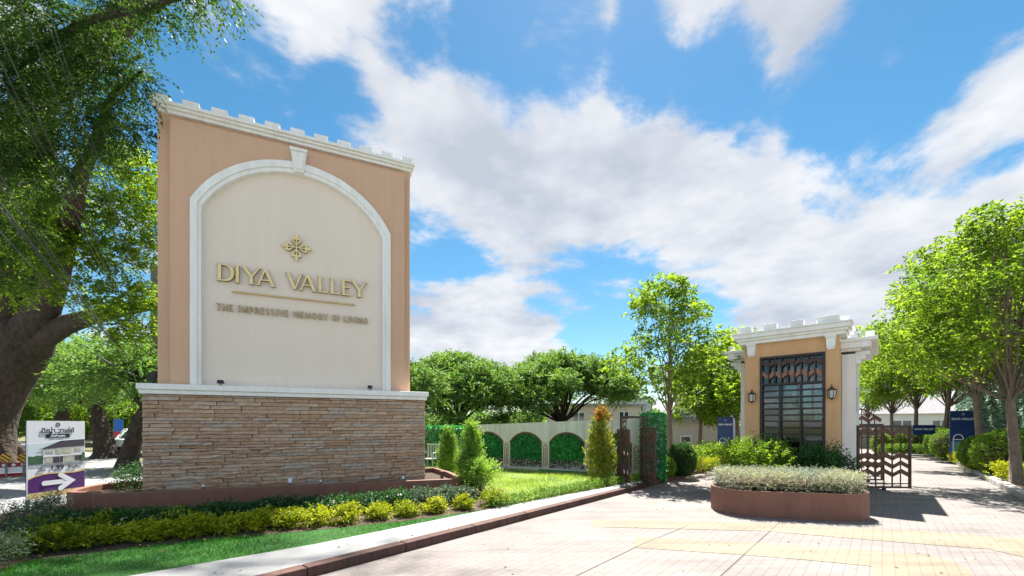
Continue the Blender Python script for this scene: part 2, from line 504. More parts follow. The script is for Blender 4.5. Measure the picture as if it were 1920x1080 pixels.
def paving_mat(name='stamped_paving', ca=(0.222, 0.198, 0.186, 1), cb_=(0.200, 0.178, 0.168, 1), cm=(0.168, 0.149, 0.140, 1)):
    m, t, b = new_mat(name)
    b.inputs['Roughness'].default_value = 0.8
    co = t.nodes.new('ShaderNodeTexCoord')
    mp = t.nodes.new('ShaderNodeMapping')
    mp.inputs['Rotation'].default_value = (0, 0, R(-48.3))
    t.links.new(co.outputs['Object'], mp.inputs[0])
    br = t.nodes.new('ShaderNodeTexBrick')
    br.inputs['Scale'].default_value = 1.0
    br.inputs['Brick Width'].default_value = 0.21
    br.inputs['Row Height'].default_value = 0.105
    br.inputs['Mortar Size'].default_value = 0.006
    br.inputs['Mortar Smooth'].default_value = 0.4
    br.inputs['Color1'].default_value = ca
    br.inputs['Color2'].default_value = cb_
    br.inputs['Mortar'].default_value = cm
    t.links.new(mp.outputs[0], br.inputs['Vector'])
    n = t.nodes.new('ShaderNodeTexNoise')
    n.inputs['Scale'].default_value = 0.9
    n.inputs['Detail'].default_value = 8
    n.inputs['Roughness'].default_value = 0.65
    t.links.new(co.outputs['Object'], n.inputs['Vector'])
    r = t.nodes.new('ShaderNodeValToRGB')
    r.color_ramp.elements[0].position, r.color_ramp.elements[1].position = 0.32, 0.7
    r.color_ramp.elements[0].color = (0.80, 0.79, 0.80, 1)
    r.color_ramp.elements[1].color = (1.12, 1.1, 1.08, 1)
    t.links.new(n.outputs['Fac'], r.inputs[0])
    mu = t.nodes.new('ShaderNodeMix')
    mu.data_type, mu.blend_type = 'RGBA', 'MULTIPLY'
    mu.inputs[0].default_value = 1.0
    t.links.new(br.outputs['Color'], mu.inputs[6])
    t.links.new(r.outputs[0], mu.inputs[7])
    st = t.nodes.new('ShaderNodeTexNoise')
    st.inputs['Scale'].default_value = 1.0
    st.inputs['Detail'].default_value = 6
    st.inputs['Roughness'].default_value = 0.7
    mp2 = t.nodes.new('ShaderNodeMapping')
    mp2.inputs['Rotation'].default_value = (0, 0, R(-48.3))
    mp2.inputs['Scale'].default_value = (0.35, 3.2, 1)
    t.links.new(co.outputs['Object'], mp2.inputs[0])
    t.links.new(mp2.outputs[0], st.inputs['Vector'])
    sr = t.nodes.new('ShaderNodeValToRGB')
    sr.color_ramp.elements[0].position, sr.color_ramp.elements[1].position = 0.30, 0.55
    sr.color_ramp.elements[0].color = (0.70, 0.69, 0.69, 1)
    sr.color_ramp.elements[1].color = (1, 1, 1, 1)
    t.links.new(st.outputs['Fac'], sr.inputs[0])
    mu2 = t.nodes.new('ShaderNodeMix')
    mu2.data_type, mu2.blend_type = 'RGBA', 'MULTIPLY'
    mu2.inputs[0].default_value = 1.0
    t.links.new(mu.outputs[2], mu2.inputs[6])
    t.links.new(sr.outputs[0], mu2.inputs[7])
    t.links.new(mu2.outputs[2], b.inputs['Base Color'])
    bp = t.nodes.new('ShaderNodeBump')
    bp.inputs['Strength'].default_value = 0.5
    bp.inputs['Distance'].default_value = 0.006
    bp.invert = True
    t.links.new(br.outputs['Fac'], bp.inputs['Height'])
    t.links.new(bp.outputs[0], b.inputs['Normal'])
    return m
M['paving'] = paving_mat()
M['stripe'] = paving_mat('worn_yellow_paving', (0.240, 0.200, 0.135, 1), (0.218, 0.182, 0.132, 1), (0.19, 0.158, 0.12, 1))

L = {}
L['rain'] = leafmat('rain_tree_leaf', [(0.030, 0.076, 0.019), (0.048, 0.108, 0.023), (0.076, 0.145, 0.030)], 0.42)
L['far'] = leafmat('far_leaf', [(0.105, 0.221, 0.062), (0.157, 0.294, 0.084), (0.221, 0.357, 0.105)], 0.4)
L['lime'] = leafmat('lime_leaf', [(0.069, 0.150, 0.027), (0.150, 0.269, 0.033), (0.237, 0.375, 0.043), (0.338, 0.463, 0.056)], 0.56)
L['shrub'] = leafmat('dark_shrub_leaf', [(0.025, 0.084, 0.028), (0.039, 0.120, 0.037), (0.059, 0.154, 0.047)], 0.3)
L['gold'] = leafmat('golden_shrub_leaf', [(0.185, 0.251, 0.015), (0.317, 0.371, 0.020), (0.449, 0.475, 0.026)], 0.4)
L['conifer'] = leafmat('conifer_leaf', [(0.161, 0.310, 0.061), (0.237, 0.407, 0.073), (0.322, 0.493, 0.097)], 0.42)
L['redtip'] = leafmat('red_tip_leaf', [(0.272, 0.040, 0.016), (0.288, 0.096, 0.024)], 0.4, tint=(1.2, 0.9, 0.5))
L['mixed'] = leafmat('bronze_leaf', [(0.154, 0.252, 0.046), (0.252, 0.342, 0.054), (0.432, 0.360, 0.072), (0.180, 0.288, 0.054)], 0.42)
L['ivy'] = leafmat('ivy_leaf', [(0.036, 0.255, 0.083), (0.060, 0.359, 0.105), (0.105, 0.494, 0.150)], 0.2, tint=(1, 1.1, 0.8))
L['paleivy'] = leafmat('pale_creeper_leaf', [(0.144, 0.252, 0.192), (0.240, 0.360, 0.288), (0.360, 0.480, 0.396)], 0.2, tint=(1, 1, 0.9))
L['silver'] = leafmat('silver_leaf', [(0.290, 0.329, 0.210), (0.407, 0.447, 0.329), (0.506, 0.506, 0.434)], 0.3, tint=(1, 1, 0.8))
L['bluegreen'] = leafmat('grey_green_leaf', [(0.067, 0.114, 0.081), (0.095, 0.152, 0.109), (0.133, 0.190, 0.143)], 0.3)
L['topiary'] = leafmat('topiary_leaf', [(0.114, 0.218, 0.037), (0.176, 0.309, 0.045), (0.248, 0.392, 0.058)], 0.35)
L['white'] = leafmat('white_petal', [(0.62, 0.62, 0.60), (0.78, 0.78, 0.76)], 0.3, tint=(1, 1, 1))
L['pink'] = leafmat('pink_petal', [(0.45, 0.22, 0.32), (0.55, 0.34, 0.42)], 0.3, tint=(1, 1, 1))
L['greyleaf'] = leafmat('grey_print_leaf', [(0.06, 0.06, 0.055), (0.14, 0.14, 0.13)], 0.1, tint=(1, 1, 1))
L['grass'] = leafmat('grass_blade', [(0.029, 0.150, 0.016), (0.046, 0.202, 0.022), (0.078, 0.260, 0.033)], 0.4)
L['grass2'] = leafmat('blade_sunlit_tone', [(0.210, 0.350, 0.098), (0.336, 0.476, 0.140), (0.504, 0.560, 0.210)], 0.45)  # back lawn blades: lit copy of the grass, sun brightness in the colour

# ------------------------------------------------------------------ leaf builders
def unit(a):
    return a / np.maximum(np.linalg.norm(a, axis=-1, keepdims=True), 1e-6)
def leaf_quads(pos, dirs, length, width, flat=0.6):
    """rhombic folded leaves: pos (N,3) base, dirs (N,3) axis"""
    n = len(pos)
    up = np.tile(np.array([[0, 0, 1.0]]), (n, 1)) * flat + rng.normal(0, 0.55, (n, 3))
    side = unit(np.cross(dirs, up))
    nor = np.cross(side, dirs)
    l = (length * rng.uniform(0.7, 1.25, (n, 1)))
    w = (width * rng.uniform(0.75, 1.2, (n, 1)))
    v = np.empty((n, 4, 3))
    v[:, 0] = pos
    v[:, 1] = pos + dirs * l * 0.48 + side * w * 0.5 + nor * w * 0.12
    v[:, 2] = pos + dirs * l - nor * l * 0.12
    v[:, 3] = pos + dirs * l * 0.48 - side * w * 0.5 + nor * w * 0.12
    return v.reshape(-1, 3)
def quads_idx(n):
    return np.arange(n * 4, dtype=np.int32).reshape(n, 4)
def sprays(org, dirs, tl, k, ll, lw, droop=0.25, flat=0.6):
    """twigs with k leaves each, alternately left and right"""
    m = len(org)
    t = np.linspace(0.12, 1.0, k)[None, :, None]
    tl = tl * rng.uniform(0.6, 1.3, (m, 1, 1))
    d = unit(dirs)[:, None, :]
    pos = org[:, None, :] + d * t * tl
    pos[:, :, 2] -= (t[:, :, 0] ** 2) * droop * tl[:, :, 0]
    sd_ = unit(np.cross(unit(dirs), np.array([0, 0, 1.0]) + rng.normal(0, 0.3, (m, 3))))[:, None, :]
    sgn = np.where(np.arange(k) % 2 == 0, 1.0, -1.0)[None, :, None]
    ld = d * 0.65 + sd_ * sgn * 0.8 + rng.normal(0, 0.28, (m, k, 3))
    ld[:, :, 2] -= droop * 0.7
    return leaf_quads(pos.reshape(-1, 3), unit(ld).reshape(-1, 3), ll, lw, flat)
def in_ellipsoid(c, r, n, shell=0.45):
    d = unit(rng.normal(0, 1, (n, 3)))
    rad = (shell + (1 - shell) * rng.random((n, 1))) ** 0.6
    return np.asarray(c) + d * rad * np.asarray(r), d
def clump_leaves(clumps, dens, tl, k, ll, lw, droop=0.25, shell=0.3, upb=0.25, flat=0.6):
    out = []
    for (c, r, w) in clumps:
        n = max(3, int(dens * w))
        p, d = in_ellipsoid(c, r, n, shell)
        d = d + np.array([0, 0, upb]) + rng.normal(0, 0.45, d.shape)
        out.append(sprays(p, d, tl, k, ll, lw, droop, flat))
    return np.concatenate(out)
def foliage(name, verts, mat, parent, midx=None):
    return np_mesh(name, verts, quads_idx(len(verts) // 4), mat, parent, midx)

def lumpy_clumps(c, r, n, cr, seed, flat=0.75, low=-0.35):
    """n clumps spread over an ellipsoid crown, uneven outline"""
    rs = np.random.default_rng(seed)
    out = []
    for i in range(n):
        d = rs.normal(0, 1, 3)
        d /= np.linalg.norm(d)
        if d[2] < low:
            d[2] = low + 0.2 * rs.random()
        q = rs.uniform(0.45, 0.95)
        s = cr * rs.uniform(0.65, 1.35)
        out.append(((c[0] + d[0] * r[0] * q, c[1] + d[1] * r[1] * q, c[2] + d[2] * r[2] * q), (s, s, s * flat), (s / cr) ** 2))
    return out
def limb(mb, a, b, r0, r1, sag=0.15, seg=7, n=6, seed=0):
    rs = random.Random(seed)
    a, b = Vector(a), Vector(b)
    ln = (b - a).length
    off = Vector((rs.uniform(-1, 1), rs.uniform(-1, 1), rs.uniform(0.2, 1))) * ln * sag
    pts, rad = [], []
    for i in range(n + 1):
        t = i / n
        p = a.lerp(b, t) + off * math.sin(math.pi * t) + Vector((rs.uniform(-1, 1), rs.uniform(-1, 1), rs.uniform(-1, 1))) * ln * 0.018 * (0 < i < n)
        pts.append(p)
        rad.append(r0 + (r1 - r0) * t ** 0.8)
    mb.tube(pts, rad, seg)
    return pts
def make_tree(name, label, group, loc, trunk, clumps, bark, leaf, dens, tl, k, ll, lw, droop=0.25, seed=1, limbs=True, shell=0.3, forks=None, limb_r=0.35, upb=0.25, every=1):
    root = empty(name, loc, 0, label, 'tree', group)
    mb = MB()
    tp = [Vector(p) for p, r in trunk]
    tr = [r for p, r in trunk]
    mb.tube(tp, tr, 12)
    fk = forks or [len(tp) - 1]
    if limbs:
        for i, (c, r, w) in enumerate(clumps):
            if i % every:
                continue
            j = fk[i % len(fk)]
            r0 = tr[j] * limb_r
            pts = limb(mb, tp[j], c, r0, r0 * 0.22, 0.12, 6, 6, seed * 50 + i)
            for q in range(3):       # twigs inside the clump
                e = Vector(c) + Vector((random.uniform(-1, 1) * r[0], random.uniform(-1, 1) * r[1], random.uniform(-.4, 1) * r[2])) * 0.75
                limb(mb, pts[3 + q], e, r0 * 0.32, r0 * 0.1, 0.1, 4, 4, seed * 99 + i * 3 + q)
    mb.build('trunk', bark, root, smooth=True)
    foliage('crown', clump_leaves(clumps, dens, tl, k, ll, lw, droop, shell, upb), leaf, root)
    return root
def copy_tree(o, loc, rz, s, label=None, group=None):
    c = o.copy()
    C.objects.link(c)
    c.location, c.rotation_euler, c.scale = loc, (0, 0, rz), (s, s, s)
    if label: c['label'] = label
    if group: c['group'] = group
    for ch in list(o.children):
        d = ch.copy()
        C.objects.link(d)
        d.parent = c
    return c

# ------------------------------------------------------------------ ground, street, driveway
RD = Vector((0.665, 0.747, 0))           # driveway direction
RN = Vector((0.747, -0.665, 0))          # to its right
g = MB().sheet([(-900, -300), (900, -300), (900, 1500), (-900, 1500)], -0.03).build('ground', M['earth'])
tag(g, kind='structure')
s = MB().sheet([(-60, -26), (45, -26), (45, -6), (-5.6, -6), (-5.6, 4), (-7.0, 9.6), (-9.5, 13.2), (-30, 28), (-75, 58), (-80, 45)], -0.012).build('street', M['street'])
tag(s, kind='structure')
# driveway: everything between the two kerbs, and the mouth where the camera stands
KL = Vector((3.59, 10.76, 0))            # on the left kerb
KR = Vector((10.67, 8.67, 0))            # on the right kerb
def left(t): return KL + RD * t
def right(t): return KR + RD * t
drive = [left(-9.8), left(40), right(42), right(-9), (12, -6), (-5.6, -6), (-5.6, -1.0)]
d_ = MB().sheet([(p[0], p[1]) for p in drive], 0.0).build('driveway', M['paving'])
tag(d_, kind='structure')
# painted bands
def px_poly(pts, z=0.0):
    return [tuple(G(x, y, z)[:2]) for x, y in pts]
for pts in ([(1110, 975), (1330, 977), (1480, 983), (1630, 992), (1780, 1000), (1920, 1010), (2080, 1026), (2080, 1072), (1920, 1045), (1855, 1030), (1660, 1015), (1435, 996), (1110, 988)],
            [(1190, 1007), (1400, 1017), (1610, 1031), (1730, 1040), (1780, 1050), (1815, 1067), (1850, 1110), (1640, 1110), (1635, 1062), (1510, 1050), (1385, 1040), (1190, 1027)]):
    q = MB().sheet(px_poly(pts), 0.004).build('painted_band', M['stripe'], d_)
# expansion joints cut across the paving (dark filler)
def strip(a, b, w, z):
    a, b = Vector(a), Vector(b)
    n = (b - a).normalized().cross(Vector((0, 0, 1))) * w * 0.5
    return [tuple((a + n)[:2]), tuple((b + n)[:2]), tuple((b - n)[:2]), tuple((a - n)[:2])], z
for a, b in (((1345, 1085), (1470, 972)), ((1060, 1090), (1195, 1025)), ((1195, 1025), (1290, 985))):
    p, z = strip(G(*a), G(*b), 0.010, 0.007)
    MB().sheet(p, z).build('joint', M['jointfill'], d_)
# gate rail in the paving
p, z = strip((6.2, 10.2, 0), (13.0, 9.05, 0), 0.03, 0.008)
MB().sheet(p, z).build('gate_rail', M['metal'], d_)

# left footpath, kerb
SW = [G(240, 1080, .1), G(590, 1020, .1), G(930, 952, .1), G(1150, 910, .1), G(1235, 896, .1)]
sw0 = SW[0] + (SW[0] - SW[2]).normalized() * 4.5
KW = 0.16
kerb_in = [left(t) - RN * KW for t in (-9.8, -4, 0, 4)]
walk = [tuple(sw0[:2])] + [tuple(p[:2]) for p in SW] + [tuple((left(4) - RN * 1.2)[:2])] + [tuple(p[:2]) for p in reversed(kerb_in)]
w_ = MB().slab(walk, -0.02, 0.10).build('footpath', M['walk'])
tag(w_, kind='structure')
kt = -9.8
root_k = empty('kerb', tuple(left(0)), 0)
tag(root_k, kind='structure')
k = 0
while kt < 13.5:
    a, b = left(kt + .004), left(kt + 1.196)
    poly = [a, b, b - RN * (KW - .003), a - RN * (KW - .003)]
    kb = MB().slab([tuple((p - root_k.location)[:2]) for p in poly], -0.02, 0.108).build('kerb_block', M['kerbpaint'], root_k, bevel=0.015)
    kt += 1.2
root_k2 = empty('kerb', tuple(right(0)), 0)
tag(root_k2, kind='structure')
kt = -3
pale_kerb = surf('pale_kerb', (0.42, 0.40, 0.38), (0.34, 0.32, 0.30), 4, 0.85, 0.4, 40)
while kt < 34:
    a, b = right(kt + .006), right(kt + .99)
    poly = [a + RN * .2, b + RN * .2, b, a]
    MB().slab([tuple((p - root_k2.location)[:2]) for p in poly], -0.02, 0.13).build('kerb_block', pale_kerb, root_k2, bevel=0.03)
    kt += 1.0
# planting strip right of the driveway
rs_ = [right(-3) + RN * .2, right(34) + RN * .2, right(34) + RN * 4, right(-3) + RN * 4]
tag(MB().slab([tuple(p[:2]) for p in rs_], -0.02, 0.11).build('planting_strip', M['soil']), kind='structure')
ls_ = [left(2.2) - RN * .165, left(36) - RN * .165, left(36) - RN * 4, left(4.5) - RN * 4, left(2.2) - RN * 1.5]
tag(MB().slab([tuple(p[:2]) for p in ls_], -0.02, 0.085).build('planting_strip', M['soil']), kind='structure')

# lawn in front of and beside the monument
lawn = [tuple(sw0[:2])] + [(-8.0, 4.2), (-8.6, 6.0), (-8.45, 7.6), (-7.6, 8.9), (-6.2, 12), (-5.0, 16.6), (-3.0, 16.2), (3.7, 12.3), (4.6, 12.0), (3.7, 11.0)] + [tuple(p[:2]) for p in reversed(SW)]
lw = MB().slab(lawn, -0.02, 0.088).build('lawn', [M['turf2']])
tag(lw, kind='structure')

MO = Vector((-6.84, 7.7, 0))
MA = math.atan2(.408, .913)
def mloc(x, y, z=0):
    c, s = math.cos(MA), math.sin(MA)
    return Vector((MO.x + c * x - s * y, MO.y + s * x + c * y, z))
# planting bed soil in front of the long planter
bed = [G(-40, 1085, .1), G(45, 1052, .1), G(300, 1021, .1), G(560, 996, .1), G(760, 976, .1), G(930, 952, .1), mloc(6.9, -0.9), mloc(5.9, 0.2), mloc(-1.3, 0.9), mloc(-1.9, 0)]
tag(MB().sheet([tuple(p[:2]) for p in bed], 0.094).build('planting_bed', M['soil']), kind='structure')

front_poly = [tuple(sw0[:2]), (-8.0, 4.2), (-8.6, 6.0), (-8.45, 7.6)] + [tuple(p[:2]) for p in (G(930, 952, .1), G(590, 1020, .1), G(240, 1080, .1))]
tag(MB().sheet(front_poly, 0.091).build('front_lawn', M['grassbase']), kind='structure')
# grass blades
def point_in_poly(pts, poly):
    x, y = pts[:, 0], pts[:, 1]
    inside = np.zeros(len(pts), bool)
    n = len(poly)
    j = n - 1
    for i in range(n):
        xi, yi = poly[i][0], poly[i][1]
        xj, yj = poly[j][0], poly[j][1]
        c = ((yi > y) != (yj > y)) & (x < (xj - xi) * (y - yi) / (yj - yi + 1e-12) + xi)
        inside ^= c
        j = i
    return inside
def grass(name, poly, holes, n, ln, wd, mat, label, z):
    P_ = np.array([(p[0], p[1]) for p in poly])
    lo, hi = P_.min(0), P_.max(0)
    q = rng.uniform(lo, hi, (n, 2))
    ok = point_in_poly(q, poly)
    for h in holes:
        ok &= ~point_in_poly(q, h)
    q = q[ok]
    m = len(q)
    patch = 0.75 + 0.45 * np.sin(q[:, 0] * 2.3 + 1.1) * np.sin(q[:, 1] * 1.9 + .4)
    h = (ln * rng.uniform(0.5, 1.25, m) * patch)[:, None]
    a = rng.uniform(0, 2 * math.pi, m)
    side = np.stack([np.cos(a), np.sin(a), np.zeros(m)], 1) * wd * 0.5
    base = np.concatenate([q, np.full((m, 1), z)], 1)
    lean = np.concatenate([rng.normal(0, 0.45, (m, 2)), np.ones((m, 1))], 1)
    tip = base + lean * h
    v = np.empty((m, 3, 3))
    v[:, 0], v[:, 1], v[:, 2] = base - side, base + side, tip
    o = np_mesh(name, v.reshape(-1, 3), np.arange(m * 3, dtype=np.int32).reshape(m, 3), mat)
    tag(o, label, 'grass', kind='stuff')
    return o
bed2 = [tuple(p[:2]) for p in bed]
front_l = [tuple(sw0[:2])] + [(-8.0, 4.2), (-8.6, 6.0), (-8.45, 7.6), tuple(mloc(-1.7, 0)[:2]), tuple(mloc(6.9, -1.5)[:2]), tuple(SW[2][:2]), tuple(SW[1][:2]), tuple(SW[0][:2])]
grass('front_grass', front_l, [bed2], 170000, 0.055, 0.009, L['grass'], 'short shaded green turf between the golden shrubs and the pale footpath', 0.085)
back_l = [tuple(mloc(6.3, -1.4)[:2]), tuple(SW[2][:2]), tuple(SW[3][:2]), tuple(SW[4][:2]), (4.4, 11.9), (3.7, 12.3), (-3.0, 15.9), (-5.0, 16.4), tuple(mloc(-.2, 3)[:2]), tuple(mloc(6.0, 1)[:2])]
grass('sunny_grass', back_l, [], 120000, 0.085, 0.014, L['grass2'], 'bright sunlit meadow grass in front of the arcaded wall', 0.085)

# ------------------------------------------------------------------ letters
def ribbon(mb, pts, w, y0, y1):
    """stroke along pts (x, z) with width w (number or list), extruded y0..y1"""
    n = len(pts)
    if not hasattr(w, '__len__'):
        w = [w] * n
    pts = [Vector(p) for p in pts]
    lf, rt = [], []
    for i, p in enumerate(pts):
        a = (p - pts[i - 1]).normalized() if i else None
        b = (pts[i + 1] - p).normalized() if i < n - 1 else None
        if a is None: t, k = b, 1
        elif b is None: t, k = a, 1
        else:
            t = (a + b).normalized()
            k = 1 / max(0.5, math.sqrt(max(0.01, (1 + a.dot(b)) / 2)))
        nn = Vector((-t.y, t.x)) * w[i] * 0.5 * k
        lf.append(p + nn)
        rt.append(p - nn)
    vs = [(p.x, y0, p.y) for p in lf] + [(p.x, y0, p.y) for p in rt] + [(p.x, y1, p.y) for p in lf] + [(p.x, y1, p.y) for p in rt]
    b0 = len(mb.v)
    mb.add(vs, [(i, n + i, n + i + 1, i + 1) for i in range(n - 1)])
    fs = []
    for i in range(n - 1):
        fs += [(i, i + 1, 2 * n + i + 1, 2 * n + i), (n + i, 3 * n + i, 3 * n + i + 1, n + i + 1)]
    fs += [(0, 2 * n, 3 * n, n), (n - 1, 2 * n - 1, 4 * n - 1, 3 * n - 1)]
    for q in fs:
        mb.f.append(tuple(b0 + i for i in q))
        mb.m.append(1)
def arc(cx, cz, rx, rz, a0, a1, n=12):
    return [(cx + rx * math.cos(R(a0 + (a1 - a0) * i / n)), cz + rz * math.sin(R(a0 + (a1 - a0) * i / n))) for i in range(n + 1)]
TK, TN, SF = 0.165, 0.095, 0.05      # thick, thin, serif
def stem(x, z0=0.0, z1=1.0): return [([(x, z0), (x, z1)], TK)]
def serif(x, z, h=0.16): return [([(x - h, z), (x + h, z)], SF)]
GLYPH = {
    'D': stem(.15) + [([(.15, .955), (.42, .955)] + arc(.42, .5, .49, .455, 90, -90, 14)[1:-1] + [(.42, .045), (.15, .045)], [.08, .085] + [.10, .12, .14, .16, .17, .175, .175, .175, .17, .16, .14, .12, .10][:13] + [.085, .08])] + serif(.12, .02, .13) + serif(.12, .98, .13),
    'I': stem(.5) + serif(.5, .02, .42) + serif(.5, .98, .42),
    'Y': [([(.06, 1), (.5, .44)], TK), ([(.94, 1), (.5, .44)], TN), ([(.5, .5), (.5, 0)], TK)] + serif(.09, .98, .11) + serif(.92, .98, .11) + serif(.5, .02),
    'A': [([(.08, 0), (.47, .99)], TN), ([(.90, 0), (.47, .99)], TK), ([(.22, .33), (.74, .33)], .075)] + serif(.09, .02, .11) + serif(.90, .02, .13),
    'V': [([(.09, 1), (.52, .01)], TK), ([(.92, 1), (.52, .01)], TN)] + serif(.09, .98, .13) + serif(.92, .98, .10),
    'L': stem(.2) + [([(.2, .045), (.94, .045)], .09), ([(.91, .03), (.96, .2)], .05)] + serif(.18, .98, .18) + serif(.14, .02, .12),
    'E': stem(.2) + [([(.2, .045), (.93, .045)], .09), ([(.2, .52), (.78, .52)], .08), ([(.2, .955), (.88, .955)], .09), ([(.9, .03), (.95, .18)], .05), ([(.88, .97), (.89, .83)], .05)] + serif(.14, .02, .12),
    'T': [([(.5, 0), (.5, .95)], TK), ([(.04, .955), (.96, .955)], .09)] + serif(.5, .02, .2),
    'H': stem(.18) + stem(.82) + [([(.18, .5), (.82, .5)], .09)],
    'M': [([(.1, 0), (.17, 1)], .10), ([(.17, 1), (.5, .1)], .14), ([(.5, .1), (.83, 1)], .10), ([(.83, 1), (.9, 0)], .15)],
    'P': stem(.2) + [([(.2, .955), (.5, .955)] + arc(.5, .70, .34, .255, 90, -90, 10)[1:-1] + [(.5, .445), (.2, .445)], .11)],
    'R': stem(.2) + [([(.2, .955), (.48, .955)] + arc(.48, .71, .32, .245, 90, -90, 10)[1:-1] + [(.48, .465), (.2, .465)], .11), ([(.46, .46), (.93, 0)], .15)],
    'S': [(arc(.5, .73, .32, .225, 35, 250, 12) + arc(.5, .27, .34, .225, 70, -145, 12), .13)],
    'O': [(arc(.5, .5, .40, .445, 0, 360, 24), .13)],
    'F': stem(.22) + [([(.22, .955), (.9, .955)], .1), ([(.22, .52), (.78, .52)], .09)],
    'N': stem(.16) + stem(.84) + [([(.16, .97), (.84, .03)], .14)],
    'G': [(arc(.52, .5, .40, .445, 45, 330, 18), .13), ([(.86, .28), (.86, .5), (.62, .5)], .11)],
}
GW = {'I': .42, 'M': 1.15, 'O': 1.05, 'S': .75, 'E': .72, 'L': .7, 'F': .68, 'P': .75, 'T': .85, 'G': 1.0}
def letter(ch, x0, z0, w, h, y0, depth, parent, mat, name='letter', wscale=1.0):
    mb = MB()
    for i, (pts, wd) in enumerate(GLYPH[ch]):
        q = [(x0 + x * w, z0 + z * h) for x, z in pts]
        ww = [u * h * 0.92 * wscale for u in wd] if hasattr(wd, '__len__') else wd * h * 0.92 * wscale
        if hasattr(ww, '__len__') and len(ww) != len(q):
            ww = [ww[min(len(ww) - 1, int(j * len(ww) / len(q)))] for j in range(len(q))]
        ribbon(mb, q, ww, y0 - depth - i * 0.0012, y0)
    return mb.build(name, mat, parent)

# ------------------------------------------------------------------ monument sign
mon = empty('monument_sign', tuple(MO), MA, 'tall tan monument sign wall with white arch, brass lettering and ledge stone base', 'sign')
W0, W1 = 0.0, 5.24
base = MB().box(W0 + .02, W1 - .02, .03, 1.15, .05, 2.17).build('stone_base', M['mortar'], mon)
# ledge stones, every one its own piece
def stone_mesh(seed):
    rs = np.random.default_rng(seed)
    nx, nz = 5, 3
    vs, fs = [], []
    for iz in range(nz):
        for ix in range(nx):
            x, z = ix / (nx - 1) - .5, iz / (nz - 1) - .5
            e = 0.006 if ix in (0, nx - 1) or iz in (0, nz - 1) else 0.0
            vs.append((x, -0.5 + (e * 10) + rs.uniform(-.16, .16), z))
    for iz in range(nz - 1):
        for ix in range(nx - 1):
            a = iz * nx + ix
            fs.append((a, a + 1, a + nx + 1, a + nx))
    b = len(vs)
    for x, z in ((-.5, -.5), (.5, -.5), (.5, .5), (-.5, .5)):
        vs.append((x, .5, z))
    bot = [i for i in range(nx)]
    top = [(nz - 1) * nx + i for i in range(nx)]
    lft = [i * nx for i in range(nz)]
    rgt = [i * nx + nx - 1 for i in range(nz)]
    fs += [tuple(reversed(bot)) + (b, b + 1), tuple(top) + (b + 2, b + 3), tuple(lft) + (b + 3, b), tuple(reversed(rgt)) + (b + 1, b + 2)]
    me = bpy.data.meshes.new('stone')
    me.from_pydata(vs, [], fs)
    me.update()
    return me
stone_meshes = []
for mi, m in enumerate(STONE):
    for q in range(4):
        me = stone_mesh(mi * 10 + q)
        me.materials.append(m)
        stone_meshes.append(me)
rs = random.Random(11)
def lay_stones(x0, x1, z0, z1, horizontal, place):
    z = z0
    row = 0
    while z < z1 - 0.03:
        h = rs.choice((.055, .066, .074, .080))
        if z + h > z1 - .035:
            h = z1 - z
        x = x0 - (rs.uniform(0, .3) if row else 0)
        while x < x1 - .02:
            w = rs.uniform(.30, .68)
            a, b = max(x, x0), min(x + w, x1)
            if x1 - b < .14:
                b = x1
                w = b - x + .01
            if b - a > .03:
                place(a, b, z, z + h)
            x += w
        z += h
        row += 1
nst = 0
def put_front(a, b, z0, z1):
    global nst
    o = bpy.data.objects.new('stone', rs.choice(stone_meshes))
    C.objects.link(o)
    o.parent = base
    dp = rs.uniform(.03, .10)
    o.location = ((a + b) / 2, .03 - dp * .5 + .012, (z0 + z1) / 2)
    o.scale = (b - a - .008, dp, z1 - z0 - .008)
    nst += 1
lay_stones(W0, W1, .12, 2.165, True, put_front)
print('stones', nst)
def put_side(xs):
    def f(a, b, z0, z1):
        o = bpy.data.objects.new('stone', rs.choice(stone_meshes))
        C.objects.link(o)
        o.parent = base
        dp = .06
        o.location = (xs + (dp * .3 if xs > 1 else -dp * .3), (a + b) / 2, (z0 + z1) / 2)
        o.rotation_euler = (0, 0, R(90 if xs > 1 else -90))
        o.scale = (b - a - .005, dp, z1 - z0 - .005)
    return f
# the white coping: two fillets over a cove
cp = MB()
cp.box(W0 - .03, W1 + .03, -.09, 1.2, 2.17, 2.25)
cp.box(W0 - .06, W1 + .06, -.13, 1.23, 2.25, 2.36)
cp.build('coping', M['white'], mon, bevel=0.012)
# body and projecting face panel with an arched opening
BX0, BX1 = .15, 4.93
MB().box(BX0, BX1, .24, .95, 2.36, 7.60).build('wall_body', M['tan'], mon, bevel=0.01)
ACX = 2.58
def arch_outline(hw, spring, apex, n=28):
    """segmental arch: half width, spring height, apex height -> points from left foot over to right foot"""
    s_ = apex - spring
    rad = (hw * hw + s_ * s_) / (2 * s_)
    cz = apex - rad
    a = math.degrees(math.asin(hw / rad))
    return [(ACX + rad * math.sin(R(-a + 2 * a * i / n)), cz + rad * math.cos(R(-a + 2 * a * i / n))) for i in range(n + 1)]
z_b = 2.36
inner = arch_outline(1.70, 5.86, 6.90)
outer = arch_outline(1.875, 5.97, 7.13)
PX0, PX1, PZ = .38, 4.78, 7.47
face = MB()
poly = [(PX0, z_b), (PX0, PZ), (PX1, PZ), (PX1, z_b), (ACX + 1.80, z_b)] + [(x, z) for x, z in reversed(arch_outline(1.80, 5.92, 7.02))] + [(ACX - 1.80, z_b)]
face.prism(poly, .10, .245)
face.build('face_panel', M['tan'], mon)
MB().prism([(ACX - 1.79, z_b)] + arch_outline(1.79, 5.90, 7.0) + [(ACX + 1.79, z_b)], .165, .238).build('cream_panel', M['cream'], mon)
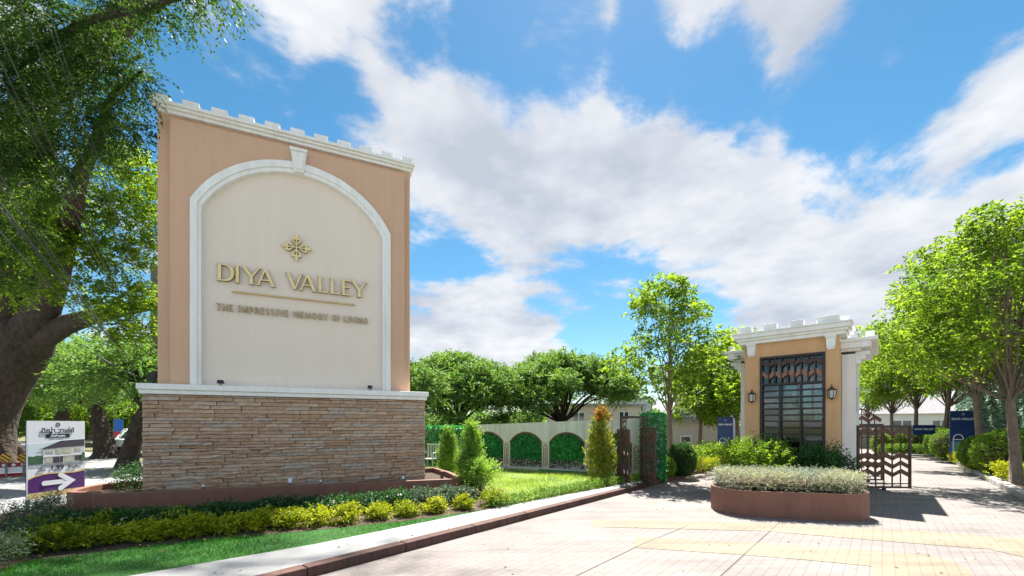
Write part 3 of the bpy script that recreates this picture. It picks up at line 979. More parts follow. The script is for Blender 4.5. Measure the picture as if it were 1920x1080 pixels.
# moulded white architrave: three stepped bands
def band(hw0, sp0, ap0, hw1, sp1, ap1, y0, y1):
    a = [(ACX - hw0, z_b)] + arch_outline(hw0, sp0, ap0) + [(ACX + hw0, z_b)]
    b = [(ACX - hw1, z_b)] + arch_outline(hw1, sp1, ap1) + [(ACX + hw1, z_b)]
    n = len(a)
    mb = MB()
    vs = [(x, y0, z) for x, z in a] + [(x, y0, z) for x, z in b] + [(x, y1, z) for x, z in a] + [(x, y1, z) for x, z in b]
    fs = []
    for i in range(n - 1):
        fs += [(i, i + 1, n + i + 1, n + i), (i, 2 * n + i, 2 * n + i + 1, i + 1), (n + i, n + i + 1, 3 * n + i + 1, 3 * n + i)]
    mb.add(vs, fs)
    return mb
arch_p = band(1.70, 5.86, 6.90, 1.76, 5.895, 6.98, .045, .2).build('arch_moulding', M['white'], mon)
band(1.7605, 5.8953, 6.981, 1.82, 5.93, 7.06, .015, .2).build('moulding_fillet', M['white'], arch_p)
band(1.8205, 5.9303, 7.061, 1.875, 5.965, 7.13, .035, .2).build('moulding_fillet', M['white'], arch_p)
ks = MB()
ks.prism([(ACX - .085, 6.90), (ACX + .085, 6.90), (ACX + .145, 7.32), (ACX - .145, 7.32)], -.045, .2)
ks.prism([(ACX - .05, 6.94), (ACX + .05, 6.94), (ACX + .10, 7.27), (ACX - .10, 7.27)], -.085, -.04)
ks.prism([(ACX - .16, 7.322), (ACX + .16, 7.322), (ACX + .16, 7.37), (ACX - .16, 7.37)], -.075, .2)
ks.build('keystone', M['white'], mon, bevel=0.008)
# cornice and battlements
cn = MB()
cn.box(BX0 - .02, BX1 + .02, .17, 1.02, 7.60, 7.66)
cn.box(BX0 - .05, BX1 + .05, .12, 1.07, 7.66, 7.71)
cn.box(BX0 - .085, BX1 + .085, .07, 1.12, 7.71, 7.77)
corn = cn.build('cornice', M['white'], mon, bevel=0.008)
for i in range(11):
    x = .10 + i * .462
    MB().box(x, x + .27, .12, .34, 7.772, 7.895).build('merlon', M['white'], corn, bevel=0.008)
for i in range(11):
    x = .10 + i * .462
    MB().box(x, x + .27, .85, 1.07, 7.772, 7.895).build('merlon', M['white'], corn, bevel=0.008)
# brass letters
YL = .138
def sx(px):                 # position along the wall of a picture column on the letter plane
    rx = (px - 960) / F
    c, s_ = math.cos(MA), math.sin(MA)
    t = (.14 + c * MO.y - s_ * MO.x) / (c - s_ * rx)
    return c * (t * rx - MO.x) + s_ * (t - MO.y)
for ch, a, b in (('D', 408, 440), ('I', 441, 451), ('Y', 455, 489), ('A', 482, 516), ('V', 537, 568), ('A', 562, 593), ('L', 596, 616), ('L', 618.5, 638.5), ('E', 640, 658.5), ('Y', 659, 687.5)):
    letter(ch, sx(a), 4.46, sx(b) - sx(a), .345, YL, .055, mon, [M['gold'], M['bronze']])
for word, a, b in (('THE', 405, 437), ('IMPRESSIVE', 446, 541), ('MEMORY', 549, 615.5), ('OF', 622, 637.5), ('LIVING', 644, 690)):
    x0, x1 = sx(a), sx(b)
    tot = sum(GW.get(c, .9) for c in word) + .16 * (len(word) - 1)
    u = (x1 - x0) / tot
    x = x0
    for c in word:
        letter(c, x, 3.875, GW.get(c, .9) * u, .135, YL, .034, mon, [M['gold2'], M['bronze']], 'tagline_letter', .78)
        x += (GW.get(c, .9) + .16) * u
rl = MB()
rl.prism([(1.36, 4.272), (1.40, 4.262), (3.67, 4.262), (3.71, 4.272), (3.67, 4.29), (1.40, 4.29)], YL - .03, YL)
rl.build('rule', M['gold2'], mon)
# lily cross emblem
em = MB()
ex, ez, es = 2.53, 5.36, .285
for q in range(4):
    ca, sa = math.cos(q * math.pi / 2), math.sin(q * math.pi / 2)
    def rot(p):
        return (ex + es * (p[0] * ca - p[1] * sa), ez + es * (p[0] * sa + p[1] * ca))
    dz = q * 0.001
    ribbon(em, [rot(p) for p in ((0, 0), (.3, 0), (.66, 0))], [.075 * es, .07 * es, .10 * es], YL - .04 - dz, YL)
    em.prism([rot(p) for p in ((.60, 0), (.70, .085), (.80, .11), (.92, .07), (1.06, 0), (.92, -.07), (.80, -.11), (.70, -.085))], YL - .046 - dz, YL)
    for sg in (1, -1):
        lp = [(.18, .05), (.30, .10), (.42, .19), (.53, .255), (.63, .245), (.67, .175), (.62, .10), (.57, .045)]
        ribbon(em, [rot((x, y * sg)) for x, y in lp], [w * es for w in (.045, .07, .11, .14, .15, .14, .11, .07)], YL - .036 - dz - sg * .0005, YL)
em.build('emblem', [M['gold'], M['bronze']], mon)
# faint panel seams are left to the render; small floodlights on the coping
def floodlight(x, label):
    r = empty('floodlight', tuple(mloc(x, -.02, 2.362)), MA, label, 'floodlight', 'floodlights on the white coping')
    MB().box(-.035, .035, -.03, .03, 0, .015).tube([(0, 0, .012), (0, 0, .06)], .01, 6).build('bracket', M['black'], r)
    MB().prism([(-.05, .05), (.05, .05), (.04, .105), (-.04, .105)], -.04, .03).build('lamp_head', M['black'], r, bevel=0.006)
    return r
floodlight(1.21, 'small black floodlight on the white coping below the left part of the lettering')
floodlight(4.0, 'small black floodlight on the white coping beside the right arch foot')
fl3 = empty('floodlight', tuple(mloc(.05, .35, 2.362)), MA, 'black floodlight standing at the left end of the coping beside the tan wall', 'floodlight', 'floodlights on the white coping')
MB().tube([(0, 0, 0), (0, 0, .1)], .012, 6).build('bracket', M['black'], fl3)
MB().prism([(-.07, .08), (.02, .08), (.06, .26), (-.03, .24)], -.06, .06).build('lamp_head', M['black'], fl3, bevel=0.006)

# long brown planter round the stone base
po = [(-.50, -.47), (-.2, -.50), (2.0, -.70), (5.6, -1.07), (5.80, -1.05), (5.90, -.95), (5.95, .3), (5.85, 1.5), (-.5, 1.5), (-1.02, 1.1), (-1.12, .7), (-1.12, .25), (-1.05, .02), (-.90, -.10), (-.80, -.13), (-.62, -.20)]
pc = (2.4, .25)
def inset(poly, d):
    out = []
    n = len(poly)
    for i in range(n):
        a, b, c = Vector(poly[i - 1]), Vector(poly[i]), Vector(poly[(i + 1) % n])
        e1, e2 = (b - a).normalized(), (c - b).normalized()
        n1, n2 = Vector((-e1.y, e1.x)), Vector((-e2.y, e2.x))
        nn = (n1 + n2)
        nn = nn / max(.35, nn.length_squared / 2)
        out.append(tuple(b + nn * d))
    return out
lp = empty('long_planter', tuple(MO), MA, 'long low dark brown planter trough round the foot of the stone base', 'planter')
MB().wallring(po, inset(po, .11), 0.0, .42).build('rim_wall', M['planter'], lp, bevel=0.012)
MB().sheet(inset(po, .08), .30).build('fill', M['soil'], lp)
for i, (x, y) in enumerate(((1.0, -.38), (2.45, -.55), (3.0, -.6), (4.6, -.78))):
    r = empty('ground_spotlight', tuple(mloc(x, y, .42)), MA, ('small pale spotlight on the planter rim, leftmost of four', 'larger pale spotlight on the planter rim under the middle of the stones', 'low pale spotlight on the planter rim right of the larger one', 'small pale spotlight on the planter rim, rightmost of four')[i], 'spotlight', 'spotlights on the planter rim')
    s_ = (.55, 1.3, .5, .8)[i]
    MB().tube([(0, 0, -.06), (0, 0, .03 * s_)], .012, 6).build('stake', M['black'], r)
    MB().tube([(0, 0, .02 * s_), (.01, .03, .09 * s_)], [.022 * s_, .035 * s_], 10).build('lamp_head', M['print_white'], r)
bl = empty('bollard_light', tuple(mloc(5.45, -.75, .30)), MA, 'short dark bollard light in the right end of the long planter', 'bollard light')
MB().lathe([(.0, 0), (.035, 0), (.035, .22), (.045, .225), (.045, .26), (0, .265)], seg=12).build('post', M['chev'], bl)

# ------------------------------------------------------------------ shrubs
def shrub(name, label, group, loc, r, h, mat, n, tl, k, ll, lw, lumps=7, flowers=None, seed=0, shell=.35, cat='shrub', droop=.1, upb=.5, squash=.8):
    root = empty(name, loc, 0, label, cat, group)
    rs_ = np.random.default_rng(seed + 5)
    st = MB()
    cl = []
    for i in range(lumps):
        a = 2 * math.pi * i / lumps + rs_.uniform(-.4, .4)
        q = r * rs_.uniform(.25, .62) if i else 0
        zc = h * rs_.uniform(.42, .68)
        c = (q * math.cos(a), q * math.sin(a), zc)
        s_ = r * rs_.uniform(.40, .58)
        cl.append((c, (s_, s_, min(h * .42, s_ * squash + .05)), 1))
        st.tube([(0, 0, -.01), (c[0] * .5, c[1] * .5, zc * .45), c], [.012, .009, .004], 5)
    st.build('stems', M['bark2'], root)
    v = clump_leaves(cl, n / lumps, tl, k, ll, lw, droop, shell, upb)
    v[:, 2] = np.maximum(v[:, 2], .005)
    foliage('foliage', v, mat, root)
    if flowers:
        fm, nf, fs = flowers
        p = []
        for c, rr, w in cl:
            d = unit(rs_.normal(0, 1, (max(1, nf // lumps), 3)) + np.array([0, -.35, .8]))
            p.append(np.asarray(c) + d * np.asarray(rr) * 1.12)
        p = np.concatenate(p)
        vv = []
        for q in range(5):
            a = q * 2 * math.pi / 5
            dd = np.tile(np.array([[math.cos(a), math.sin(a) * .7 - .2, .35 + .5 * math.sin(a)]]), (len(p), 1))
            vv.append(leaf_quads(p, unit(dd), fs, fs * .8, .6))
        foliage('blossom', np.concatenate(vv), fm, root)
    return root
ORD = ['leftmost', 'second from left', 'third from left', 'fourth from left', 'fifth from left', 'sixth from left', 'seventh from left', 'eighth from left', 'ninth from left', 'tenth from left', 'eleventh from left', 'twelfth from left', 'thirteenth from left', 'fourteenth from left', 'fifteenth from left', 'rightmost']
def along(line, t):
    x = line[0][0] + (line[-1][0] - line[0][0]) * t
    for (x0, y0), (x1, y1) in zip(line, line[1:]):
        if x <= x1 + 1e-6:
            return G(x, y0 + (y1 - y0) * (x - x0) / (x1 - x0), .09)
DARK = [(95, 1004), (200, 999), (400, 982), (600, 965), (850, 942)]
GOLD = [(45, 1037), (300, 1010), (560, 987), (760, 968), (925, 947)]
nd = 14
for i in range(nd):
    p = along(DARK, (i / (nd - 1)) ** .9)
    sc = rs.uniform(.9, 1.12)
    mat = L['shrub'] if i < 12 else L['bluegreen']
    shrub('flowering_shrub' if i < 12 else 'grey_shrub', ('dark green white-flowered shrub against the long planter, %s in its row' % ORD[i]) if i < 12 else ('dull grey-green shrub at the right end of the long planter, %s' % ('nearer the stone' if i == 12 else 'nearer the conifers')),
          'dark shrubs along the long planter', (p.x, p.y + rs.uniform(-.05, .05), .09), .36 * sc, .235 * sc, mat, 560, .10, 5, .05, .026, 8, (L['white'], 42 if i not in (4, 5, 8) else 12, .026) if i < 12 else None, seed=i)
ng = 16
for i in range(ng):
    p = along(GOLD, (i / (ng - 1)) ** .9)
    sc = rs.uniform(.8, 1.1) * (1.12 if i < 5 else 1)
    shrub('golden_shrub', 'bright golden-green shrub edging the turf, %s in its row' % ORD[i], 'golden shrubs edging the turf', (p.x, p.y + rs.uniform(-.05, .05), .09), (.19 + .06 * rs.random()) * sc, (.15 + .07 * rs.random()) * sc, L['gold'], 210, .11, 6, .05, .024, 7, None, seed=40 + i, upb=.7)
for i in range(3):
    p = G((70, 190, 330)[i], (1013, 1003, 992)[i], .09)
    shrub('golden_shrub', 'golden-green shrub in the second rank at the left end of the bed, %s of three' % ('leftmost', 'middle', 'rightmost')[i], 'golden shrubs edging the turf', tuple(p), .23, .21, L['gold'], 230, .11, 6, .05, .024, 7, None, seed=60 + i, upb=.7)
for i, (px, py) in enumerate(((12, 1040), (40, 1000), (95, 972), (-30, 1075))):
    sc = (1.0, 1.05, .9, 1.0)[i]
    shrub('feathery_shrub', ('feathery grey-green shrub at the left corner of the bed, %s' % ('beside the first golden shrub', 'in the middle of its clump', 'nearest the advertising board', 'nearest the viewer')[i]), 'feathery shrubs at the bed corner', tuple(G(px, py, .07)), .27 * sc, .30 * sc, L['bluegreen'], 340, .2, 9, .045, .010, 8, None, seed=70 + i, upb=1.0)
# small leafy plant behind the left end of the planter
shrub('young_plant', 'small leafy plant at the left edge of the stone base behind the planter', None, tuple(mloc(-.42, 1.0, .3)), .42, .42, L['shrub'], 200, .16, 6, .06, .028, 6, None, seed=90)

# conifers right of the monument
def conifer(label, loc, h, r, seed, mat=None, top=None, name='conifer_shrub', cat='shrub', group='columnar shrubs on the lawn', n=1500, ll=.055, lw=.026):
    root = empty(name, loc, 0, label, cat, group)
    rs_ = np.random.default_rng(seed)
    mb = MB()
    mb.tube([(0, 0, -.02), (.01, 0, h * .5), (0, 0, h * .9)], [.035, .025, .006], 7)
    cl = []
    nl = int(h / .15)
    for i in range(nl):
        t = (i + .5) / nl
        rr = r * (min(1, .55 + t * 2.2) * (1 - t) ** .62 + .10)
        for q in range(4):
            a = rs_.uniform(0, 6.28)
            c = (math.cos(a) * rr * .55, math.sin(a) * rr * .55, .08 + t * h * .95)
            s_ = rr * rs_.uniform(.35, .62) + .03
            cl.append((c, (s_, s_, s_ * 1.2), rr / r))
            mb.tube([(0, 0, c[2] * .8), c], [.008, .003], 4)
    mb.build('stem', M['bark2'], root)
    v = clump_leaves(cl, n / nl / 4 * 1.6, .13, 6, ll, lw, -.15, .3, 1.3)
    v[:, 2] = np.maximum(v[:, 2], .01)
    foliage('foliage', v, mat or L['conifer'], root)
    if top:
        cl2 = [((rs_.uniform(-.5, .5) * r * .8, rs_.uniform(-.5, .5) * r * .8, h * rs_.uniform(.86, 1.0)), (.07, .07, .10), 1) for _ in range(10)]
        rsb = foliage('red_shoots', clump_leaves(cl2, 9, .14, 6, .06, .022, -.3, .1, 1.6), top, root)
        rsb['kind'] = 'stuff'
    return root
conifer('slender bright green conifer shrub behind the right end of the long planter', tuple(G(842, 893, .1)), 1.32, .34, 3)
conifer('taller bright green conifer shrub at the right end of the long planter, nearer the footpath', tuple(G(884, 921, .1)), 1.5, .33, 4)
shrub('round_shrub', 'rounded bright green shrub nestling at the right foot of the conifers', None, tuple(G(903, 926, .1)), .34, .85, L['conifer'], 600, .12, 6, .05, .025, 8, None, seed=95, upb=.8)
conifer('tall red-tipped shrub beside the open brown gate', tuple(G(1128, 901, .1)), 1.85, .42, 8, L['mixed'], L['redtip'], 'red_tip_shrub', n=1500, ll=.06, lw=.03)
# low edging hedge along the footpath
hd = empty('edging_hedge', tuple(SW[2]), 0, 'low clipped green edging hedge between bright lawn and footpath', 'hedge')
eh = []
for a, b in ((SW[2], SW[3]), (SW[3], SW[4])):
    n = int((b - a).length / .09)
    off = (b - a).normalized().cross(Vector((0, 0, 1))) * -.10
    for i in range(n):
        p = a.lerp(b, i / n) + off - SW[2]
        eh.append(((p.x + rs.uniform(-.03, .03), p.y + rs.uniform(-.03, .03), .07), (.10, .10, .08), 1))
foliage('foliage', clump_leaves(eh, 34, .07, 4, .04, .02, 0, .3, .6), L['topiary'], hd)

# ------------------------------------------------------------------ arcaded boundary wall
WR, WL = Vector((3.95, 11.9, 0)), Vector((-3.9, 15.95, 0))
wdir = (WR - WL).normalized()
wl = (WR - WL).length
aw = empty('arcaded_wall', tuple(WL), math.atan2(wdir.y, wdir.x), 'pale concrete boundary wall with blind arches filled with ivy', 'wall')
def wx(px):                  # distance along the wall seen at picture column px
    rx = (px - 960) / F
    den = wdir.x - rx * wdir.y
    return (rx * WL.y - WL.x) / den
def ztop(x): return 1.50 + .28 * (x / wl)
pil = [wx(p) for p in (880, 950, 1023, 1104, 1193)]
x_ivy = wx(872)
core = MB()
core.prism([(0, 0), (wl, 0), (wl, ztop(wl) - .02), (0, ztop(0) - .02)], .12, .30)
core.build('wall_core', M['concrete'], aw)
MB().prism([(0, .09), (wl, .09), (wl, .20), (0, .20)], -.04, .12).build('base_course', M['concrete'], aw)
# green strip at the foot
MB().prism([(wx(1010), .09), (wl - .02, .09), (wl - .02, .16), (wx(1010), .16)], -.07, -.045).build('green_skirting', surf('green_paint', (0.02, 0.22, 0.10), None, 4, 0.6), aw)
spr_z, pw = 1.02, .13
for i in range(len(pil) - 1):
    a, b = pil[i] + pw, pil[i + 1] - pw
    c_, hw = (a + b) / 2, (b - a) / 2
    ap = spr_z + .34
    s_ = ap - spr_z
    rad = (hw * hw + s_ * s_) / (2 * s_)
    an = math.degrees(math.asin(min(1, hw / rad)))
    ar = [(c_ + rad * math.sin(R(-an + 2 * an * q / 18)), ap - rad + rad * math.cos(R(-an + 2 * an * q / 18))) for q in range(19)]
    l_, r_ = pil[i] , pil[i + 1]
    MB().prism([(l_, spr_z), (l_, ztop(l_)), (r_, ztop(r_)), (r_, spr_z)] + list(reversed(ar)), 0, .119).build('arch_spandrel', M['concrete'], aw)
    # brown lining of the arch
    mb = MB()
    ribbon(mb, [(x, z - .02) for x, z in ar], .045, -.012, .118)
    mb.build('arch_lining', M['chev'], aw)
    # ivy fill
    n = 900
    p = np.stack([rng.uniform(a, b, n * 3), np.full(n * 3, .10), rng.uniform(.45, ap, n * 3)], 1)
    lim = ap - rad + np.sqrt(np.maximum(rad ** 2 - (p[:, 0] - c_) ** 2, 0))
    p = p[p[:, 2] < lim - .05]
    p[:, 1] -= rng.uniform(0, .05, len(p))
    dd = rng.normal(0, .6, (len(p), 3)) + np.array([0, -.45, -.3])
    o = foliage('ivy_panel', leaf_quads(p, unit(dd), .075, .065, .2), L['ivy'], aw)
    o['kind'] = 'stuff'
    n = 420
    p = np.stack([rng.uniform(a, b, n), .09 - rng.uniform(0, .05, n), .22 + .26 * rng.random(n) ** .8], 1)
    dd = rng.normal(0, .7, (n, 3)) + np.array([0, -.5, .2])
    o = foliage('flower_strip', leaf_quads(p, unit(dd), .07, .05, .2), [L['white'], L['greyleaf']], aw, np.where(rng.random(n) < .45, 0, 1))
    o['kind'] = 'stuff'
for i, x in enumerate(pil):
    q = MB().box(x - pw, x + pw, -.015, .119, .2, spr_z - .002).build('pilaster', M['beige'], aw, bevel=.008)
    pn = MB()
    ribbon(pn, [(x - .06, .3), (x - .06, spr_z - .12), (x, spr_z - .06), (x + .06, spr_z - .12), (x + .06, .3), (x - .06, .3)], .016, -.026, -.016)
    for zz_ in np.arange(.38, spr_z - .15, .085):
        pn.prism([(x - .028, zz_), (x, zz_ - .03), (x + .028, zz_), (x, zz_ + .03)], -.024, -.016)
    pn.build('ornament', M['chev'], q)
l_ = pil[-1]
MB().prism([(l_ + .001, spr_z), (l_ + .001, ztop(l_)), (wl, ztop(wl)), (wl, spr_z)], 0, .119).build('wall_band', M['concrete'], aw)
# solid ivy hedge panel at the left end and the ivy clad pier at the right end
def ivy_block(name, label, loc, rz, x0, x1, y0, y1, z0, z1, n, mat, ll, cat='wall', core_mat=None, parent=None):
    r = empty(name, loc, rz, label, cat)
    MB().box(x0 + .03, x1 - .03, y0 + .03, y1 - .03, z0, z1 - .03).build('wall_core', core_mat or M['concrete'], r)
    A = [(x1 - x0) * (z1 - z0), (y1 - y0) * (z1 - z0), (x1 - x0) * (y1 - y0)]
    pts, drs = [], []
    for q, (ar, nn) in enumerate(((A[0], (0, -1, 0)), (A[1], (-1, 0, 0)), (A[1], (1, 0, 0)), (A[2], (0, 0, 1)))):
        m = int(n * ar / (A[0] + 2 * A[1] + A[2]))
        u = rng.random((m, 3))
        p = np.array([x0, y0, z0]) + u * np.array([x1 - x0, y1 - y0, z1 - z0])
        if q == 0: p[:, 1] = y0
        if q == 1: p[:, 0] = x0
        if q == 2: p[:, 0] = x1
        if q == 3: p[:, 2] = z1
        pts.append(p + rng.normal(0, .02, p.shape))
        drs.append(np.array(nn) * .5 + rng.normal(0, .6, (m, 3)) + np.array([0, 0, -.25]))
    o = foliage('ivy', leaf_quads(np.concatenate(pts), unit(np.concatenate(drs)), ll, ll * .85, .3), mat, r)
    o['kind'] = 'stuff'
    return r
ivy_block('ivy_wall', 'dark green ivy covered wall between the stone base and the arcade', tuple(WL), math.atan2(wdir.y, wdir.x), -2.5, x_ivy, -.08, .1, 0, 1.50, 7000, L['ivy'], .085)
ivy_block('ivy_pier', 'tall narrow ivy covered pier at the right end of the arcaded wall', tuple(P(1224, 796, 11.55).xy) + (0,), math.atan2(wdir.y, wdir.x), -.29, .29, -.12, .12, .05, 1.88, 2600, L['ivy'], .075)
# pale bench by the ivy wall
bn = empty('garden_seat', tuple(G(806, 884, .09)), R(-20), 'pale metal garden seat in front of the ivy wall beside the stone base', 'seat')
for sx_ in (-.22, .22):
    MB().tube([(sx_, -.2, 0), (sx_, -.2, .62)], .018, 6).build('leg', M['wood'], bn)
    MB().tube([(sx_, .2, 0), (sx_, .25, .85)], .018, 6).build('leg', M['wood'], bn)
    MB().tube([(sx_, -.22, .6), (sx_, .22, .62)], .02, 6).build('armrest', M['wood'], bn)
for j in range(5):
    MB().box(-.24, .24, -.2 + j * .085, -.13 + j * .085, .4, .425).build('seat_slat', M['wood'], bn)
for j in range(5):
    MB().box(-.2 + j * .09, -.16 + j * .09, .215, .235, .43, .84).build('back_slat', M['wood'], bn)
MB().box(-.24, .24, .21, .245, .842, .88).build('top_rail', M['wood'], bn)

# ------------------------------------------------------------------ gates
def chevron(mb, x0, x1, zc, rise, th, y0, y1):
    xm = (x0 + x1) / 2
    mb.prism([(x0, zc), (xm, zc + rise), (x1, zc), (x1, zc + th), (xm, zc + rise + th), (x0, zc + th)], y0, y1)
def gate_leaf(root, W, H, n, rows, slope=0.0, name_bar='bar'):
    """steel leaf: frame, bars, chevron plates. slope lifts the left side of the top rail"""
    t = .05
    mb = MB()
    mb.box(0, t, -.02, .02, .05, H + slope)
    mb.build('stile', M['metal'], root)
    MB().box(W - t, W, -.02, .02, .05, H).build('stile', M['metal'], root)
    MB().box(t, W - t, -.018, .018, .05, .09).build('bottom_rail', M['metal'], root)
    MB().box(t, W - t, -.016, .016, .15, .175).build('lower_rail', M['metal'], root)
    MB().prism([(t, H - .05), (W - t, H - .05), (W - t, H), (t, H)], -.022, .022).build('top_rail', M['metal'], root)
    if slope:
        MB().prism([(t, H + slope - .04), (W * .35, H + slope - .04), (W - t, H + .10), (W - t, H + .14), (W * .35, H + slope), (t, H + slope)], -.02, .02).build('upper_rail', M['metal'], root)
    MB().box(t, W - t, -.016, .016, H - .30, H - .275).build('middle_rail', M['metal'], root)
    cw = (W - 2 * t) / n
    for i in range(1, 2 * n):
        x = t + cw * i / 2
        th = .014 if i % 2 else .022
        hh = H - .05
        if slope:
            hh = H + slope - .05 - max(0, (x / W - .35) / .65) * (slope - .14)
        MB().box(x - th / 2, x + th / 2, -.012, .012, .09, hh).build(name_bar, M['metal'], root)
    for i in range(n):
        for zc in rows:
            m = MB()
            chevron(m, t + cw * i + .015, t + cw * (i + 1) - .015, zc, .10, .10, -.017 - .001 * (i % 2), .017)
            m.build('chevron_plate', M['chev'], root)
    for i in (0.5,):
        MB().box(W * .5 - .03, W * .5 + .03, -.03, .03, 0.0, .05).build('roller', M['black'], root)
gl = empty('gate', (P(1607, 796, 10.15).x, 10.15, 0), R(-1.5), 'low brown steel gate with chevron plates at the right of the guardhouse', 'gate', 'brown chevron gates')
gate_leaf(gl, 1.28, 1.58, 3, (.33, .53, .73, 1.32))
g2 = empty('gate', (P(1600, 796, 11.6).x, 11.6, 0), R(-4), 'taller brown gate leaf with sloping top right behind the guardhouse corner', 'gate', 'brown chevron gates')
gate_leaf(g2, .78, 1.62, 2, (.40, .62, 1.30, 1.66), slope=.42)
# open left gate: two oblique leaves and a tall portal frame
q0 = P(1163, 796, 10.75)
g3 = empty('gate_portal', (q0.x, q0.y, .1), R(8), 'tall brown steel portal frame of the open left gate', 'gate', 'brown chevron gates')
Wp = P(1213, 796, 10.75).x - q0.x
MB().box(0, .05, -.03, .03, 0, 1.66).build('post', M['metal'], g3)
MB().box(Wp - .06, Wp, -.03, .03, 0, 1.66).build('post', M['metal'], g3)
MB().box(0, Wp, -.028, .028, 1.661, 1.72).build('top_rail', M['metal'], g3)
for xx in (.09, .15):
    MB().box(xx, xx + .014, -.01, .01, 1.2, 1.66).build('bar', M['metal'], g3)
for zc in (1.36, 1.52):
    m = MB()
    chevron(m, .055, .17, zc, .05, .06, -.012, .012)
    m.build('chevron_plate', M['chev'], g3)
    m = MB()
    chevron(m, Wp - .15, Wp - .065, zc, .04, .06, -.012, .012)
    m.build('chevron_plate', M['chev'], g3)
q1 = G(1180, 909, .1)
g4 = empty('gate', (q1.x, q1.y, .1), R(93), 'narrow brown chevron gate leaf swung open beside the red-tipped shrub', 'gate', 'brown chevron gates')
gate_leaf(g4, .95, 1.38, 3, (.14, .62, .98, 1.12))
q2 = G(1229, 914, .1)
g5 = empty('gate', (q2.x, q2.y, .1), R(91), 'brown chevron gate leaf swung open in front of the ivy pier', 'gate', 'brown chevron gates')
gate_leaf(g5, 1.05, 1.42, 3, (.14, .62, .98, 1.14))

# ------------------------------------------------------------------ guardhouse
HO = Vector((5.90, 10.55, 0))
HA = math.atan2(-.665, .747)
def hloc(x, y, z=0):
    c, s = math.cos(HA), math.sin(HA)
    return Vector((HO.x + c * x - s * y, HO.y + s * x + c * y, z))
gh = empty('guardhouse', tuple(HO), HA, 'small ochre and white guardhouse with brown grille window and battlements', 'guardhouse')
HW = 1.89
T = .16
GX0, GX1, GZ0, GZ1 = .34, 1.64, .55, 3.26
MB().box(0, GX0, 0, T, 0, 3.598).build('front_pier', M['orange'], gh, bevel=.006)
MB().box(GX1, HW, 0, T, 0, 3.598).build('front_pier', M['orange'], gh, bevel=.006)
MB().box(GX0, GX1, .002, T - .002, GZ1, 3.596).build('lintel', M['orange'], gh)
MB().box(GX0, GX1, .002, T - .002, 0, GZ0).build('sill_wall', M['orange'], gh)
MB().box(HW - .15, HW - .002, T, .66, 0, 3.596).build('side_wall', M['orange'], gh)
MB().box(.002, .15, T, .66, 0, 3.596).build('side_wall', M['orange'], gh)
MB().box(HW - .03, HW + .006, .67, .70, .3, 3.2).build('corner_glazing', M['darkglass'], gh)
# white rear block with openings to the rear and the sides
RX0, RX1, RY0, RY1, RZ = -.25, HW + .25, .70, 2.9, 3.25
for x0, x1, y0, y1 in ((RX0, RX0 + .3, RY0, RY0 + .3), (RX1 - .3, RX1, RY0, RY0 + .3), (RX0, RX0 + .3, RY1 - .3, RY1), (RX1 - .3, RX1, RY1 - .3, RY1)):
    MB().box(x0, x1, y0, y1, 0, RZ - .002).build('column', M['white'], gh, bevel=.008)
for x in (RX0 + .03, RX1 - .15):
    MB().box(x, x + .12, RY0 + .3, RY1 - .3, 0, 1.9).build('side_wall', M['white'], gh)
    MB().box(x, x + .12, RY0 + .3, RY1 - .3, 2.55, RZ - .003).build('side_wall', M['white'], gh)
    MB().box(x + .05, x + .07, RY0 + .3, RY1 - .3, 1.9, 2.55).build('pane', M['glass'], gh)
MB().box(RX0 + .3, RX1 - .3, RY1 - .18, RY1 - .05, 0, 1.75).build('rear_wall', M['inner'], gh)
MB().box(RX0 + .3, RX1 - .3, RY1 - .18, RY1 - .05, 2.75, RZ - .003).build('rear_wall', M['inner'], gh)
MB().box(RX0 + .3, RX1 - .3, RY1 - .12, RY1 - .10, 1.75, 2.75).build('pane', M['glass'], gh)
for i in range(1, 5):
    x = RX0 + .3 + (RX1 - RX0 - .6) * i / 5
    MB().box(x - .025, x + .025, RY1 - .16, RY1 - .06, 1.75, 2.75).build('mullion', M['metal'], gh)
for z in (2.05, 2.4):
    MB().box(RX0 + .3, RX1 - .3, RY1 - .155, RY1 - .065, z - .02, z + .02).build('transom', M['metal'], gh)
# inner furnishing seen through the grille
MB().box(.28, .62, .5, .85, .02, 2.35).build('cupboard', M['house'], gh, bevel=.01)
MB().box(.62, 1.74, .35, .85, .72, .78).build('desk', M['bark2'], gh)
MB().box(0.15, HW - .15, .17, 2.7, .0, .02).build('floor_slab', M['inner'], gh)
# flat ceiling and roofs
MB().box(.15, HW - .15, T, .70, 3.45, 3.50).build('ceiling', M['white'], gh)
MB().box(RX0 + .02, RX1 - .02, RY0 + .01, RY1 - .02, RZ, RZ + .05).build('ceiling', M['inner'], gh)
rc = MB()
rc.box(-.12, HW + .12, -.12, .90, 3.60, 3.68)
rc.box(-.16, HW + .16, -.17, .93, 3.68, 3.74)
rc.box(-.21, HW + .21, -.23, .96, 3.74, 3.84)
rc.box(-.24, HW + .24, -.26, .98, 3.84, 3.88)
fc = rc.build('cornice', M['white'], gh, bevel=.008)
MB().box(0, HW, .02, .9, 3.50, 3.599).build('roof_slab', M['white'], gh)
rc = MB()
rc.box(RX0 - .10, RX1 + .10, RY0 - .10, RY1 + .10, RZ + .051, 3.36)
rc.box(RX0 - .28, RX1 + .28, RY0 - .20, RY1 + .28, 3.36, 3.50)
rc.box(RX0 - .40, RX1 + .40, RY0 - .24, RY1 + .40, 3.50, 3.58)
bc = rc.build('rear_cornice', M['white'], gh, bevel=.008)
for x0, x1 in ((-.10, .20), (.43, .73), (.97, 1.26), (1.49, 1.92)):
    MB().box(x0, x1, -.20, -.06, 3.882, 4.025).build('merlon', M['white'], fc, bevel=.008)
